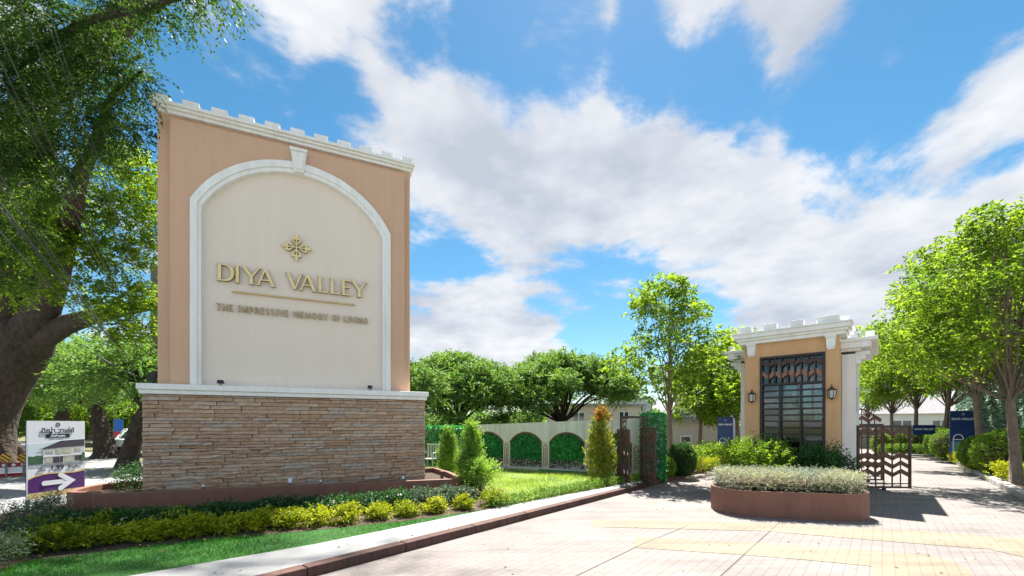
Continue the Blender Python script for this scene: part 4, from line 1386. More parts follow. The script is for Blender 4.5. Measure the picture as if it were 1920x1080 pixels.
for y0 in (.12, .55):
    MB().box(HW + .03, HW + .17, y0, y0 + .25, 3.882, 4.025).build('merlon', M['white'], fc, bevel=.008)
    MB().box(-.17, -.03, y0, y0 + .25, 3.882, 4.025).build('merlon', M['white'], fc, bevel=.008)
for y0 in (.65, 1.25, 1.85, 2.45):
    for x in (RX0 - .34, RX1 + .18):
        MB().box(x, x + .16, y0, y0 + .3, 3.582, 3.73).build('merlon', M['white'], bc, bevel=.008)
def corbel(x):
    mb = MB()
    mb.prism([(x - .07, 3.34), (x + .07, 3.34), (x + .085, 3.56), (x - .085, 3.56)], -.09, 0)
    mb.prism([(x - .10, 3.561), (x + .10, 3.561), (x + .10, 3.598), (x - .10, 3.598)], -.12, 0)
    mb.prism([(x - .055, 3.30), (x + .055, 3.30), (x + .07, 3.339), (x - .07, 3.339)], -.06, 0)
    mb.build('corbel', M['white'], gh, bevel=.006)
corbel(.16); corbel(1.745)
for xs, sg in ((RX1, 1), (RX0, -1)):
    mb = MB()
    x = xs
    for dx, z0, z1 in ((.10, 3.02, 3.12), (.18, 3.12, 3.21), (.26, 3.21, 3.298)):
        a, b = sorted((x + .001 * sg, x + dx * sg))
        mb.box(a, b, RY0 + .06, RY0 + .22, z0 + .0005, z1)
    mb.build('corbel', M['white'], gh, bevel=.006)
# grille
fr = MB()
fr.box(GX0, GX0 + .055, -.03, .06, GZ0, GZ1)
fr.box(GX1 - .055, GX1, -.03, .06, GZ0, GZ1)
fr.box(GX0 + .055, GX1 - .055, -.03, .06, GZ1 - .055, GZ1)
fr.box(GX0 + .055, GX1 - .055, -.03, .06, GZ0, GZ0 + .05)
fr = fr.build('grille_frame', M['grille'], gh, bevel=.004)
gx0, gx1 = GX0 + .055, GX1 - .055
Zm = 2.58
MB().box(gx0, gx1, -.024, .03, Zm - .025, Zm + .025).build('grille_rail', M['grille'], fr)
for i in range(1, 9):
    x = gx0 + (gx1 - gx0) * i / 9
    MB().box(x - .014, x + .014, -.02, .02, Zm + .025, GZ1 - .055).build('grille_bar', M['grille'], fr)
for x in (gx0 + (gx1 - gx0) * .31, gx0 + (gx1 - gx0) * .66):
    MB().box(x - .022, x + .022, -.028, .026, GZ0 + .05, Zm - .025).build('grille_bar', M['grille'], fr)
for z in (2.42, 2.26, 2.12, 1.98, 1.83, 1.68, 1.52, 1.37, 1.21, 1.05, .88, .72):
    MB().box(gx0, gx1, -.016, .016, z - .017, z + .017).build('grille_bar', M['grille'], fr)
c9 = (gx1 - gx0) / 9
for j, (zc, m_) in enumerate(((2.98, 'metal'), (2.70, 'plate_lit'))):
    for i in range(5):
        x0_, x1_ = gx0 + c9 * (2 * i - 1) , gx0 + c9 * (2 * i + 1)
        xm = (x0_ + x1_) / 2
        mb = MB()
        pts = [(x0_, zc), (xm, zc + .10), (x1_, zc), (x1_, zc + .11), (xm, zc + .21), (x0_, zc + .11)]
        if i == 0:
            pts = [(xm, zc + .10), (x1_, zc), (x1_, zc + .11), (xm, zc + .21)]
        pts = [(min(max(x, gx0 + .002), gx1 - .002), z) for x, z in pts]
        mb.prism(pts, -.010 - .001 * (i % 2), .012)
        mb.build('chevron_plate', M[m_], fr)
MB().box(gx0 - .02, gx1 + .02, .085, .095, GZ0 + .02, GZ1 - .02).build('pane', M['glass'], gh)
# wall lanterns
def lantern(x, z, label):
    r = empty('wall_lantern', tuple(hloc(x, 0, z)), HA, label, 'lantern', 'wall lanterns on the guardhouse')
    MB().box(-.035, .035, -.02, 0, -.02, .13).build('back_plate', M['lantern'], r, bevel=.004)
    MB().tube([(0, -.01, .1), (0, -.06, .17), (0, -.11, .17), (0, -.12, .12)], .009, 6).build('arm', M['lantern'], r)
    c = (0, -.12, 0)
    MB().lathe([(0, .22), (.012, .2), (.008, .17), (.02, .16), (.03, .13), (.095, .085), (.095, .075), (0, .075)], c, 6).build('cap', M['lantern'], r)
    MB().lathe([(.062, -.09), (.078, .07)], c, 6).build('glazing', M['glass_lamp'], r)
    cage = MB()
    for q in range(6):
        a = q * math.pi / 3
        cage.tube([(.066 * math.cos(a), -.12 + .066 * math.sin(a), -.095), (.083 * math.cos(a), -.12 + .083 * math.sin(a), .075)], .007, 5)
    cage.build('cage', M['lantern'], r)
    MB().lathe([(0, -.15), (.012, -.14), (.02, -.12), (.07, -.105), (.072, -.09), (0, -.09)], c, 6).build('base', M['lantern'], r)
    return r
lantern(.185, 2.27, 'bronze wall lantern on the left pier of the guardhouse')
lantern(1.765, 2.29, 'bronze wall lantern on the right pier of the guardhouse')

# ------------------------------------------------------------------ island planter
IA = math.atan2(-.225, .974)
IC = Vector((4.99, 7.63, 0))
isl = empty('island_planter', tuple(IC), IA, 'round-ended brown planter in the driveway before the guardhouse', 'planter')
def stadium(x0, x1, r, n=48):
    out = [(x1 + r * math.cos(R(-90 + 180 * i / n)), r * math.sin(R(-90 + 180 * i / n))) for i in range(n + 1)]
    out += [(x0 + r * math.cos(R(90 + 180 * i / n)), r * math.sin(R(90 + 180 * i / n))) for i in range(n + 1)]
    return out
MB().wallring(stadium(-.607, .646, .62), stadium(-.607, .646, .565), 0, .45).build('rim_wall', M['planter'], isl, smooth=False, bevel=.008)
MB().sheet(stadium(-.607, .646, .58), .38).build('fill', M['soil'], isl)
hg = empty('silver_hedge', tuple(IC) , IA, 'clipped silvery green hedge filling the round-ended planter', 'hedge')
hp = np.zeros((0, 3))
cand = rng.uniform((-1.25, -.62, .40), (1.29, .62, .74), (9000, 3))
ok = point_in_poly(cand[:, :2], stadium(-.607, .646, .57))
cand = cand[ok]
edge = ~point_in_poly(cand[:, :2], stadium(-.607, .646, .45))
keep = edge | (cand[:, 2] > .62)
cand = cand[keep]
dr = np.stack([rng.normal(0, .5, len(cand)), rng.normal(0, .5, len(cand)), rng.uniform(.2, 1.1, len(cand))], 1)
foliage('foliage', sprays(cand[:5200], dr[:5200], .075, 5, .034, .015, 0, .4), L['silver'], hg)
sel = cand[(cand[:, 2] > .5)][:260]
foliage('blossom', leaf_quads(sel + np.array([0, 0, .05]), unit(rng.normal(0, 1, (len(sel), 3))), .022, .02), L['pink'], hg)
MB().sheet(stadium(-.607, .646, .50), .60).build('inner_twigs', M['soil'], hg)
# bushes between planter and guardhouse
def bush(label, px, Y, r, h, mat, seed, n=1200, name='leafy_bush', ll=.06, lw=.03, z=0.0, group=None, lumps=14, tl=.16, shell=.35):
    p = P(px, 796, Y)
    return shrub(name, label, group, (p.x, p.y, z), r, h, mat, n, tl, 6, ll, lw, lumps, None, seed, shell=shell, upb=.6, squash=1.0)
bush('bright green leafy bush before the left half of the guardhouse', 1418, 9.15, .74, 1.30, L['lime'], 201, 2200, tl=.15)
bush('dark green leafy bush before the right half of the guardhouse', 1540, 8.75, .60, 1.20, L['shrub'], 202, 1600, tl=.2, ll=.055)

# ------------------------------------------------------------------ driveway side planting
def topiary(label, px, Y, r, h, mat, seed, n=2600, group='clipped topiary balls', z=.09, name='topiary_bush', ll=.045):
    p = P(px, 796, Y)
    root = empty(name, (p.x, p.y, z), 0, label, 'shrub', group)
    MB().tube([(0, 0, -.02), (0, 0, h * .5)], [.05, .03], 6).build('stem', M['bark2'], root)
    d = unit(rng.normal(0, 1, (n, 3)))
    bumpy = 1 + .05 * np.sin(d[:, :1] * 7 + seed) * np.sin(d[:, 2:] * 6 + seed * 2)
    pts = d * np.array([r, r, h / 2]) * .93 * bumpy + np.array([0, 0, h / 2])
    v = sprays(pts, d + rng.normal(0, .5, d.shape), .06, 4, ll, ll * .55, 0, .4)
    v[:, 2] = np.maximum(v[:, 2], .0)
    foliage('foliage', v, mat, root)
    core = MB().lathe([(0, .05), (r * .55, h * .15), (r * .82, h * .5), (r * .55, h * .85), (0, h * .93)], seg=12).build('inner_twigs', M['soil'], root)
    return root
topiary('large clipped round bush left of the nearest right-hand trunk', 1886, 12.2, .72, 1.35, L['topiary'], 1, 4200)
topiary('clipped round bush at the far right edge behind the nearest trunk', 1945, 12.4, .75, 1.4, L['topiary'], 2, 3600)
topiary('clipped round bush between the yellow hedge and the large one', 1843, 13.6, .58, 1.15, L['topiary'], 3, 3000)
topiary('clipped round bush left of the tall navy banner', 1779, 17.5, .58, 1.30, L['topiary'], 4, 2600)
topiary('clipped bush behind the one left of the navy banner', 1765, 19.5, .58, 1.35, L['topiary'], 5, 2200)
topiary('dark clipped ball under the small navy sign', 1723, 21.5, .68, 1.25, L['shrub'], 6, 2400)
topiary('yellow-green clipped bush seen through the low gate', 1683, 21, .5, 1.2, L['lime'], 7, 1800)
topiary('small yellow-green clipped bush seen through the gate bars', 1652, 21, .38, 1.1, L['lime'], 8, 1500)
topiary('dark clipped ball beyond the brown portal gate', 1278, 12.3, .38, .95, L['shrub'], 9, 2400)
topiary('smaller clipped bush at the foot of the slim tree', 1246, 12.0, .28, .55, L['topiary'], 10, 1600)
for i, (px, Y, r, h) in enumerate(((1302, 14.2, .5, .85), (1328, 15, .5, .9), (1350, 14.5, .45, .8))):
    bush('loose pale green bush left of the guardhouse, %s of three' % ('leftmost', 'middle', 'rightmost')[i], px, Y, r, h, L['lime'], 210 + i, 500, group='loose bushes left of the guardhouse', z=.08, lumps=8)
def hedge_line(name, label, a, b, w, h, mat, n, z=.09):
    a, b = Vector(a), Vector(b)
    r = empty(name, tuple(a), 0, label, 'hedge')
    t = rng.random((n, 1))
    p = np.array(b - a)[None] * t + rng.normal(0, 1, (n, 3)) * np.array([w * .4, w * .4, 0])
    p[:, 2] = rng.random(n) ** .6 * h
    foliage('foliage', sprays(p, rng.normal(0, .5, (n, 3)) + np.array([0, 0, .7]), .1, 5, .05, .026, 0, .4), mat, r)
    return r
def rp(px, Y, z=.1):
    p = P(px, 796, Y)
    return (p.x, p.y, z)
hedge_line('golden_hedge', 'low golden hedge along the kerb left of the guardhouse', rp(1290, 12.6), rp(1375, 14.4), .28, .38, L['gold'], 900)
hedge_line('golden_hedge', 'low yellow hedge under the tall navy banner', rp(1838, 12.9), rp(1796, 15.8), .3, .42, L['gold'], 900)
hedge_line('golden_hedge', 'low golden-green hedge behind the nearest right-hand trunk', rp(1872, 11.2), rp(1960, 10.0), .3, .45, L['gold'], 700)
hedge_line('green_hedge', 'low green hedge below the small navy sign across the driveway', rp(1652, 20.3), rp(1752, 20.3), .3, .5, L['topiary'], 1100)

# ------------------------------------------------------------------ banners and signs
def text_mesh(txt, size, mat, parent, loc, name='lettering', rot=(R(90), 0, 0), extr=.0015, align='CENTER', bold=.0):
    cu = bpy.data.curves.new('t', 'FONT')
    cu.body = txt
    cu.size = size
    cu.align_x = align
    cu.extrude = extr
    cu.resolution_u = 3
    cu.offset = bold
    ob = bpy.data.objects.new('t', cu)
    C.objects.link(ob)
    dg = bpy.context.evaluated_depsgraph_get()
    me = bpy.data.meshes.new_from_object(ob.evaluated_get(dg))
    bpy.data.objects.remove(ob)
    me.materials.clear()
    me.materials.append(mat)
    o = bpy.data.objects.new(name, me)
    C.objects.link(o)
    o.location, o.rotation_euler, o.parent = loc, rot, parent
    return o
def banner(label, px, Y, w, h, z0, rz, art=True):
    p = P(px, 796, Y)
    r = empty('banner_board', (p.x, p.y, .08), rz, label, 'banner', 'navy banners by the driveway')
    MB().box(-w / 2, w / 2, 0, .05, z0, z0 + h).build('board', M['navy'], r)
    for x in (-w * .42, w * .42):
        MB().box(x - .025, x + .025, .06, .11, 0, z0 + h - .05).build('leg', M['metal'], r)
    text_mesh('DIYA VALLEY', w * .15, M['print_white'], r, (0, -.004, z0 + h * .79), bold=.004)
    e = MB()
    for q in range(4):
        a = q * math.pi / 2 + math.pi / 4
        ca, sa = math.cos(a) * w * .04, math.sin(a) * w * .04
        e.prism([(ca - w * .022, z0 + h * .92 + sa), (ca, z0 + h * .92 + sa - w * .022), (ca + w * .022, z0 + h * .92 + sa), (ca, z0 + h * .92 + sa + w * .022)], -.004, 0)
    e.build('emblem', M['print_white'], r)
    if art:
        MB().box(-w * .47, w * .47, -.003, 0, z0 + h * .03, z0 + h * .30).build('printed_picture', M['teal'], r)
        dm = MB()
        ribbon(dm, [(-w * .38, z0 + h * .08)] + [(-w * .38 + w * .19 + w * .19 * math.cos(R(180 - 18 * i)), z0 + h * .36 + h * .10 * math.sin(R(18 * i))) for i in range(11)] + [(0, z0 + h * .08)], w * .04, -.006, -.0035)
        dm.box(-w * .36, -w * .02, -.006, -.0035, z0 + h * .335, z0 + h * .352)
        dm.build('printed_pavilion', M['print_white'], r)
    return r
banner('tall navy banner board between the clipped bushes on the right', 1806, 16.6, .80, 1.75, .32, R(-20))
banner('navy banner board left of the guardhouse', 1360, 15.6, .52, 1.45, .35, R(-18))
p = P(1733, 796, 19.5)
sg = empty('small_sign', (p.x, p.y, .08), R(-15), 'small navy name sign on a post across the driveway', 'sign')
MB().box(-.42, .42, 0, .04, 1.05, 1.5).build('board', M['navy'], sg)
MB().box(.36, .42, .045, .09, 0, 1.5).build('post', M['navy'], sg)
text_mesh('DIYA VALLEY', .125, M['print_white'], sg, (0, -.004, 1.26), bold=.004)

# advertising board at the left
b0 = Vector((-8.85, 7.6, 0))
b1 = Vector((-8.79, 8.56, 0))
bd = (b1 - b0).normalized()
BW = (b1 - b0).length
ad = empty('advertising_board', tuple(b0), math.atan2(bd.y, bd.x), 'white and purple advertising board with a house picture and arrow', 'sign')
Z0, Z1 = .22, 1.67
MB().box(0, BW, 0, .025, Z0, Z1).build('board', M['print_white'], ad)
for x in (.02, BW - .06):
    MB().box(x, x + .04, .03, .07, -.01, Z1 - .1).build('leg', M['metal'], ad)
HB = Z1 - Z0
def bp(u, v): return (u * BW, Z0 + v * HB)          # board coordinates 0..1
def flat(name, pts, mat, layer):
    return MB().prism([bp(u, v) for u, v in pts], -.0025 * layer, -.0025 * (layer - 1) - .0005).build(name, mat, ad)
flat('print_sky', [(.004, .46), (.996, .46), (.996, .76), (.004, .70)], M['print_sky'], 1)
flat('print_paving', [(.004, .40), (.996, .40), (.996, .458), (.004, .458)], M['p_pave'], 1)
flat('print_trees', [(.004, .44), (.25, .44), (.25, .54), (.16, .555), (.08, .54), (.004, .55)], M['p_green'], 2)
flat('print_walls', [(.24, .43), (.97, .43), (.97, .66), (.24, .63)], M['p_wall'], 3)
flat('print_roof', [(.17, .625), (.55, .735), (.985, .745), (.985, .655), (.40, .64)], M['slate'], 4)
for u0, u1, v0, v1, mt in ((.29, .41, .575, .615, 'p_glow'), (.46, .59, .555, .63, 'p_glow'), (.60, .73, .56, .635, 'p_glow'), (.80, .91, .585, .63, 'p_glow'), (.28, .40, .45, .52, 'p_glow'), (.41, .52, .44, .52, 'slate'), (.53, .585, .44, .525, 'slate'), (.62, .78, .45, .525, 'p_glow'), (.80, .95, .455, .525, 'slate')):
    flat('print_window', [(u0, v0), (u1, v0), (u1, v1), (u0, v1)], M[mt], 4)
flat('print_band', [(.24, .53), (.97, .535), (.97, .548), (.24, .543)], M['print_white'], 5)
flat('print_bush', [(.90, .44), (.99, .44), (.99, .55), (.955, .57), (.92, .53)], M['p_green'], 6)
wave_t = [(.004, .245), (.10, .275), (.25, .298), (.40, .302), (.60, .292), (.80, .288), (.996, .305)]
wave_g = [(.004, .265), (.10, .292), (.25, .312), (.40, .316), (.60, .306), (.80, .303), (.996, .335)]
flat('print_purple', [(.004, .075), (.996, .075)] + list(reversed(wave_t)), M['purple'], 1)
flat('print_gold_wave', wave_t + list(reversed(wave_g)), M['sand'], 2)
flat('print_gold_band', [(.004, .004), (.996, .004), (.996, .074), (.004, .074)], M['sand'], 1)
ar = MB()
def bpr(pts, w, l): ribbon(ar, [bp(u, v) for u, v in pts], w, -.0025 * l, -.0005 - .0025 * (l - 1))
bpr([(.26, .185), (.70, .185)], .088, 3)
bpr([(.54, .275), (.735, .185), (.54, .095)], .088, 4)
for u, v in ((.26, .185), (.54, .275), (.54, .095)):
    c = bp(u, v)
    ar.prism([(c[0] + .044 * math.cos(R(a)), c[1] + .044 * math.sin(R(a))) for a in range(0, 360, 30)], -.0115, -.009)
ar.build('arrow', M['print_white'], ad)
def btext(t, size, u, v, mat, name='lettering', l=3):
    q = bp(u, v)
    return text_mesh(t, size, mat, ad, (q[0], -.0025 * l, q[1]), name, bold=size * .022)
btext('ดิญ่า วาเล่ย์', .122, .50, .845, M['ink'])
flat('print_bar', [(.29, .775), (.71, .775), (.71, .825), (.29, .825)], M['ink'], 1)
btext('สันกำแพง', .062, .50, .786, M['print_white'], l=2)
btext('เริ่ม', .085, .22, .345, M['ink'])
btext('1.99', .135, .48, .345, M['ink'])
btext('ล้าน*', .085, .76, .350, M['ink'])
em = MB()
cx, cz = bp(.5, .952)
for q in range(8):
    a = q * math.pi / 4
    r_ = .030
    em.prism([(cx + r_ * math.cos(a) + .011 * math.cos(b), cz + r_ * math.sin(a) + .011 * math.sin(b)) for b in [R(x) for x in range(0, 360, 45)]], -.003, -.0005)
em.build('emblem', M['ink'], ad)

# ------------------------------------------------------------------ street furniture, left
def hazard(label, px, py, Y):
    p = P(px, py, Y)
    r = empty('hazard_marker', (p.x, p.y, 0), R(20), label, 'sign', 'striped hazard markers')
    zc = p.z
    n = 16
    MB().prism([(.14 * math.cos(2 * math.pi * i / n), zc + .14 * math.sin(2 * math.pi * i / n)) for i in range(n)], 0, .015).build('disc', M['yellow'], r)
    for i, c in enumerate((-.09, 0, .09)):
        mb = MB()
        hl = math.sqrt(.14 ** 2 - c * c) * .94
        dx, dz = math.cos(R(-38)), math.sin(R(-38))
        nx, nz = -dz, dx
        ribbon(mb, [(nx * c - dx * hl, zc + nz * c - dz * hl), (nx * c + dx * hl, zc + nz * c + dz * hl)], .035, -.004, -.0005)
        mb.build('stripe', M['black'], r)
    MB().box(-.02, .02, .018, .05, 0, zc).build('post', M['polec'], r)
hazard('yellow and black striped hazard disc at the left edge of the picture', 10, 859, 12.6)
hazard('yellow and black striped hazard disc next to the advertising board', 43, 859, 12.9)
p = P(-40, 796, 12.3)
q = P(52, 796, 13.0)
br = empty('road_barrier', (p.x, p.y, 0), math.atan2(q.y - p.y, q.x - p.x), 'red and white road barrier below the striped discs', 'barrier')
ln = (q - p).length
MB().box(0, ln, 0, .06, .30, .42).build('rail', M['red'], br)
MB().box(0, ln, .002, .058, .12, .29).build('white_rail', M['print_white'], br)
MB().box(0, ln, 0, .06, .0, .11).build('rail', M['red'], br)
for i in range(5):
    MB().lathe([(0, 0), (.045, 0), (.045, .015), (0, .015)], seg=10).build('reflector', M['print_white'], br)
    o = bpy.context.scene.collection.objects[-1]
    o.location, o.rotation_euler = (ln * (i + .5) / 5, -.002, .36), (R(90), 0, 0)

# parked white car glimpsed between the trunk and the stones
def car(label, loc, rz):
    r = empty('parked_car', loc, rz, label, 'car')
    prof = [(-2.1, .35), (-2.15, .62), (-2.05, .86), (-1.35, .95), (-.75, 1.38), (.55, 1.42), (1.35, 1.0), (2.05, .88), (2.15, .55), (2.1, .32)]
    b = MB().prism([(x, z) for x, z in prof], -.85, .85).build('body', M['carpaint'], r, bevel=.05)
    MB().prism([(-1.22, .97), (-.70, 1.33), (-.1, 1.36), (-.1, .97)], -.856, -.846).build('side_window', M['darkglass'], r)
    MB().prism([(-.03, .97), (-.03, 1.36), (.5, 1.36), (1.15, 1.0)], -.856, -.846).build('side_window', M['darkglass'], r)
    MB().prism([(-1.22, .97), (-.70, 1.33), (.5, 1.36), (1.15, 1.0)], .846, .856).build('side_window', M['darkglass'], r)
    MB().add([(-1.37, -.7, .965), (-1.37, .7, .965), (-.79, .62, 1.365), (-.79, -.62, 1.365)], [(0, 1, 2, 3)]).build('rear_window', M['darkglass'], r)
    MB().add([(1.37, -.7, 1.01), (1.37, .7, 1.01), (.60, .62, 1.425), (.60, -.62, 1.425)], [(0, 1, 2, 3)]).build('windscreen', M['darkglass'], r)
    for x in (-1.3, 1.35):
        for y in (-.80, .80):
            w = MB().tube([(x, y - .09, .31), (x, y + .09, .31)], .31, 18).build('wheel', M['tyre'], r)
            MB().tube([(x, y - .1, .31), (x, y + .1, .31)], .19, 12).build('rim', M['roof'], w)
    for y in (-.7, .7):
        MB().box(-2.17, -2.05, y - .13, y + .13, .64, .80).build('tail_lamp', M['redbanner'], r)
        MB().box(2.03, 2.14, y - .16, y + .16, .62, .76).build('headlight', M['glass_lamp'], r)
    MB().box(-2.19, -2.1, -.82, .82, .36, .52).build('bumper', M['tyre'], r)
    return r
p = P(283, 796, 22.5)
car('white parked car half hidden behind the left edge of the stone base', (p.x, p.y, -.012), R(108))
# motorbike
p = P(197, 796, 21)
mk = empty('parked_motorbike', (p.x, p.y, -.01), R(160), 'small motorbike parked by the trees across the street', 'motorbike')
for x in (-.6, .6):
    w = MB().lathe([(.22, -.04), (.29, -.04), (.29, .04), (.22, .04), (.22, -.04)], seg=16).build('wheel', M['tyre'], mk)
    w.location, w.rotation_euler = (x, 0, .29), (R(90), 0, 0)
MB().prism([(-.7, .55), (-.3, .42), (.2, .35), (.45, .75), (.5, .95), (.4, .95), (.2, .6), (-.2, .62), (-.7, .72)], -.11, .11).build('body', M['redbanner'], mk, bevel=.02)
MB().prism([(-.65, .725), (-.2, .625), (.1, .65), (.1, .72), (-.6, .80)], -.13, .13).build('seat', M['black'], mk, bevel=.02)
MB().tube([(.42, -.32, 1.0), (.46, 0, .96), (.42, .32, 1.0)], .018, 6).build('handlebar', M['black'], mk)
MB().tube([(.6, -.06, .29), (.45, -.06, .95)], .025, 6).build('fork', M['lantern'], mk)
p = P(222, 796, 24)
bn2 = empty('street_banner', (p.x, p.y, 0), R(15), 'narrow blue and red banner standing across the street', 'banner')
MB().box(-.22, .22, 0, .02, .5, 1.2).build('red_field', M['redbanner'], bn2)
MB().box(-.22, .22, 0, .02, 1.202, 1.9).build('blue_field', M['bluebanner'], bn2)
MB().tube([(-.25, .04, 0), (-.25, .04, 2.0)], .02, 6).build('pole', M['polec'], bn2)

# utility pole and cables
p = P(291, 796, 15.5)
up = empty('utility_pole', (p.x, p.y, 0), R(30), 'square concrete utility pole behind the left edge of the monument', 'pole')
MB().prism([(-.15, 0), (.15, 0), (.11, 7.5), (-.11, 7.5)], -.12, .12).build('shaft', M['polec'], up)
MB().box(-.75, .15, -.18, -.125, 3.93, 4.0).build('cross_arm', M['pipe'], up)
MB().box(-.75, .6, -.18, -.125, 4.9, 4.98).build('cross_arm', M['pipe'], up)
MB().tube([(-.4, -.15, 4.0), (-.05, -.13, 4.45)], .015, 5).build('brace', M['pipe'], up)
def cable(label, a, b, sag, r, mat='wire', cat='cable', group='overhead cables'):
    a, b = Vector(a), Vector(b)
    o = MB().tube([a.lerp(b, i / 16) - a - Vector((0, 0, sag * 4 * (i / 16) * (1 - i / 16))) for i in range(17)], r, 5).build('overhead_cable', M[mat])
    o.location = a
    tag(o, label, cat, group)
    return o
ends = [(0, 300, 5.2, .012), (0, 318, 5.2, .016), (0, 352, 5.2, .028), (0, 362, 5.3, .020), (0, 405, 5.0, .016), (18, 150, 5.6, .012), (40, 170, 5.8, .012), (62, 175, 5.8, .014), (120, 190, 6.2, .010), (160, 225, 6.6, .010), (175, 250, 6.8, .010)]
starts = [(250, 678), (252, 680), (256, 682), (262, 684), (268, 700), (270, 640), (276, 640), (282, 640), (286, 600), (289, 590), (291, 585)]
names = ['thin cable reaching the left picture edge highest', 'cable just under the highest one at the left picture edge', 'thick bundled cable, upper of the heavy pair at the left edge', 'thick bundled cable, lower of the heavy pair at the left edge', 'lowest cable at the left picture edge', 'thin cable crossing the dark canopy, leftmost of three', 'thin cable crossing the dark canopy, middle of three', 'thin cable crossing the dark canopy, rightmost of three', 'fine cable close to the monument, leftmost of three', 'fine cable close to the monument, middle of three', 'fine cable close to the monument, rightmost of three']
for (sxp, syp), (exp_, eyp, Y, r), nm in zip(starts, ends, names):
    a = P(sxp, syp, 15.3)
    b = P(exp_, eyp, Y)
    b = b + (b - a) * .35            # runs on past the picture edge
    cable(nm, a, b, .25, r * .42)
cable('grey conduit hanging obliquely left of the utility pole', P(183, 667, 13.0), P(285, 712, 15.2), .12, .03, 'pipe', 'conduit', None)

# ------------------------------------------------------------------ trees
# great rain tree at the left, overhanging the street
TB = Vector((P(-25, 796, 14.6).x, 14.6, 0))
def rel(px, py, Y):
    return tuple(P(px, py, Y) - TB)
trunk_pts = [(rel(-45, 893, 14.6), 1.2), (rel(-44, 855, 14.6), .98), (rel(-38, 800, 14.6), .86), (rel(-24, 760, 14.6), .82), (rel(-6, 720, 14.6), .82), (rel(16, 680, 14.6), .86), (rel(36, 645, 14.5), .88), (rel(46, 605, 14.4), .76)]
big = empty('rain_tree', tuple(TB), 0, 'huge dark rain tree at the left overhanging the monument', 'tree')
mb = MB()
mb.tube([p for p, r in trunk_pts], [r for p, r in trunk_pts], 18)
for i in range(7):     # root flare
    a = i * .9
    mb.tube([(-.35 + .7 * math.cos(a), .7 * math.sin(a), .8), (-.35 + 1.1 * math.cos(a), 1.1 * math.sin(a), .25), (-.35 + 1.5 * math.cos(a), 1.5 * math.sin(a), -.1)], [.3, .28, .12], 8)
mb.tube([rel(30, 660, 14.5), rel(85, 628, 14.2), rel(125, 608, 13.9), rel(165, 596, 13.6), rel(215, 585, 13.2), rel(280, 572, 13), rel(340, 555, 13)], [.52, .40, .31, .25, .2, .16, .1], 12)
mb.tube([rel(45, 640, 14.4), rel(85, 575, 13.6), rel(108, 515, 12.8), rel(128, 430, 11.5), rel(150, 330, 10), rel(200, 230, 8.6)], [.62, .40, .30, .22, .16, .07], 12)
mb.tube([rel(35, 625, 14.4), rel(10, 540, 13.4), rel(0, 420, 11.6), rel(20, 250, 9.6), rel(60, 100, 8.0)], [.62, .45, .32, .2, .08], 12)
mb.tube([rel(20, 640, 14.4), rel(-60, 540, 13.6), rel(-120, 380, 12), rel(-100, 100, 10)], [.8, .55, .4, .2], 10)
mb.tube([rel(60, 100, 8.0), rel(160, 40, 7.2), rel(280, 10, 6.6), rel(400, -20, 6.2)], [.08, .06, .045, .02], 7)
mb.tube([rel(150, 330, 10), rel(210, 180, 8.2), rel(270, 130, 7.8)], [.1, .06, .02], 7)
# high leader that spreads over the entrance, above the picture
HIGH = [((-3.2, 17.3, 23.2), 1.3), ((-1.6, 16.8, 23), 1.0), ((-.4, 18.3, 24), 1.2), ((.9, 17.2, 23.4), .7), ((2.4, 16.2, 23), .8), ((-2.0, 18.9, 24.4), 1.0), ((-4.6, 16.4, 22.6), 1.3), ((1.9, 17.9, 24), .55), ((-5.6, 18, 23.6), 1.2), ((3.2, 15.0, 22.4), .6)]
hub = Vector((-9.0, 15.5, 19.5)) - TB
mb.tube([rel(50, 610, 14.4), rel(60, 420, 14.2), Vector((-16, 14, 12.5)) - TB, Vector((-13, 14.8, 16.8)) - TB, hub], [.8, .6, .5, .4, .3], 10)
for i, (c, r) in enumerate(HIGH):
    limb(mb, hub, Vector(c) - TB, .13, .03, .06, 6, 6, 900 + i)
CL = []
def cl(px, py, Y, r, w=1.0, fz=.62):
    c = rel(px, py, Y)
    CL.append((c, (r, r, r * fz), w))
# dark near canopy, upper left
for px, py, Y, r in ((20, 40, 7.4, .85), (90, 20, 7.2, .8), (150, 60, 7.4, .8), (60, 110, 7.8, .9), (10, 160, 8.0, .9), (130, 140, 7.8, .8), (190, 100, 7.4, .6), (200, 170, 7.8, .65), (250, 120, 7.6, .5), (265, 165, 7.6, .4),
                     (90, 210, 8.2, .8), (170, 235, 8.2, .7), (20, 260, 8.4, .9), (230, 235, 8.0, .5), (265, 255, 8.0, .35), (110, 290, 8.6, .7), (40, 340, 8.8, .8), (180, 290, 8.6, .4), (250, 15, 6.8, .45), (320, -5, 6.5, .45), (300, 40, 6.6, .28), (380, -15, 6.3, .4), (430, -2, 6.2, .22), (210, 20, 7.0, .5), (-60, 60, 7.5, .9), (-60, 220, 8, .9),
                     (-60, 380, 9, .9), (30, 430, 9.3, .7), (-20, 500, 9.6, .7)):
    cl(px - 6, py, Y, r * .74, (r / .7) ** 2)
mb.build('trunk', M['bark'], big, smooth=True)
CL.append((rel(200, 706, 11.5), (.36, .3, .13), .25))
for c, r in HIGH:
    CL.append((tuple(Vector(c) - TB), (r, r, r * .5), (r / .7) ** 2 * .42))
foliage('crown', clump_leaves(CL, 150, .36, 12, .075, .032, .55, .1, .0), L['rain'], big)
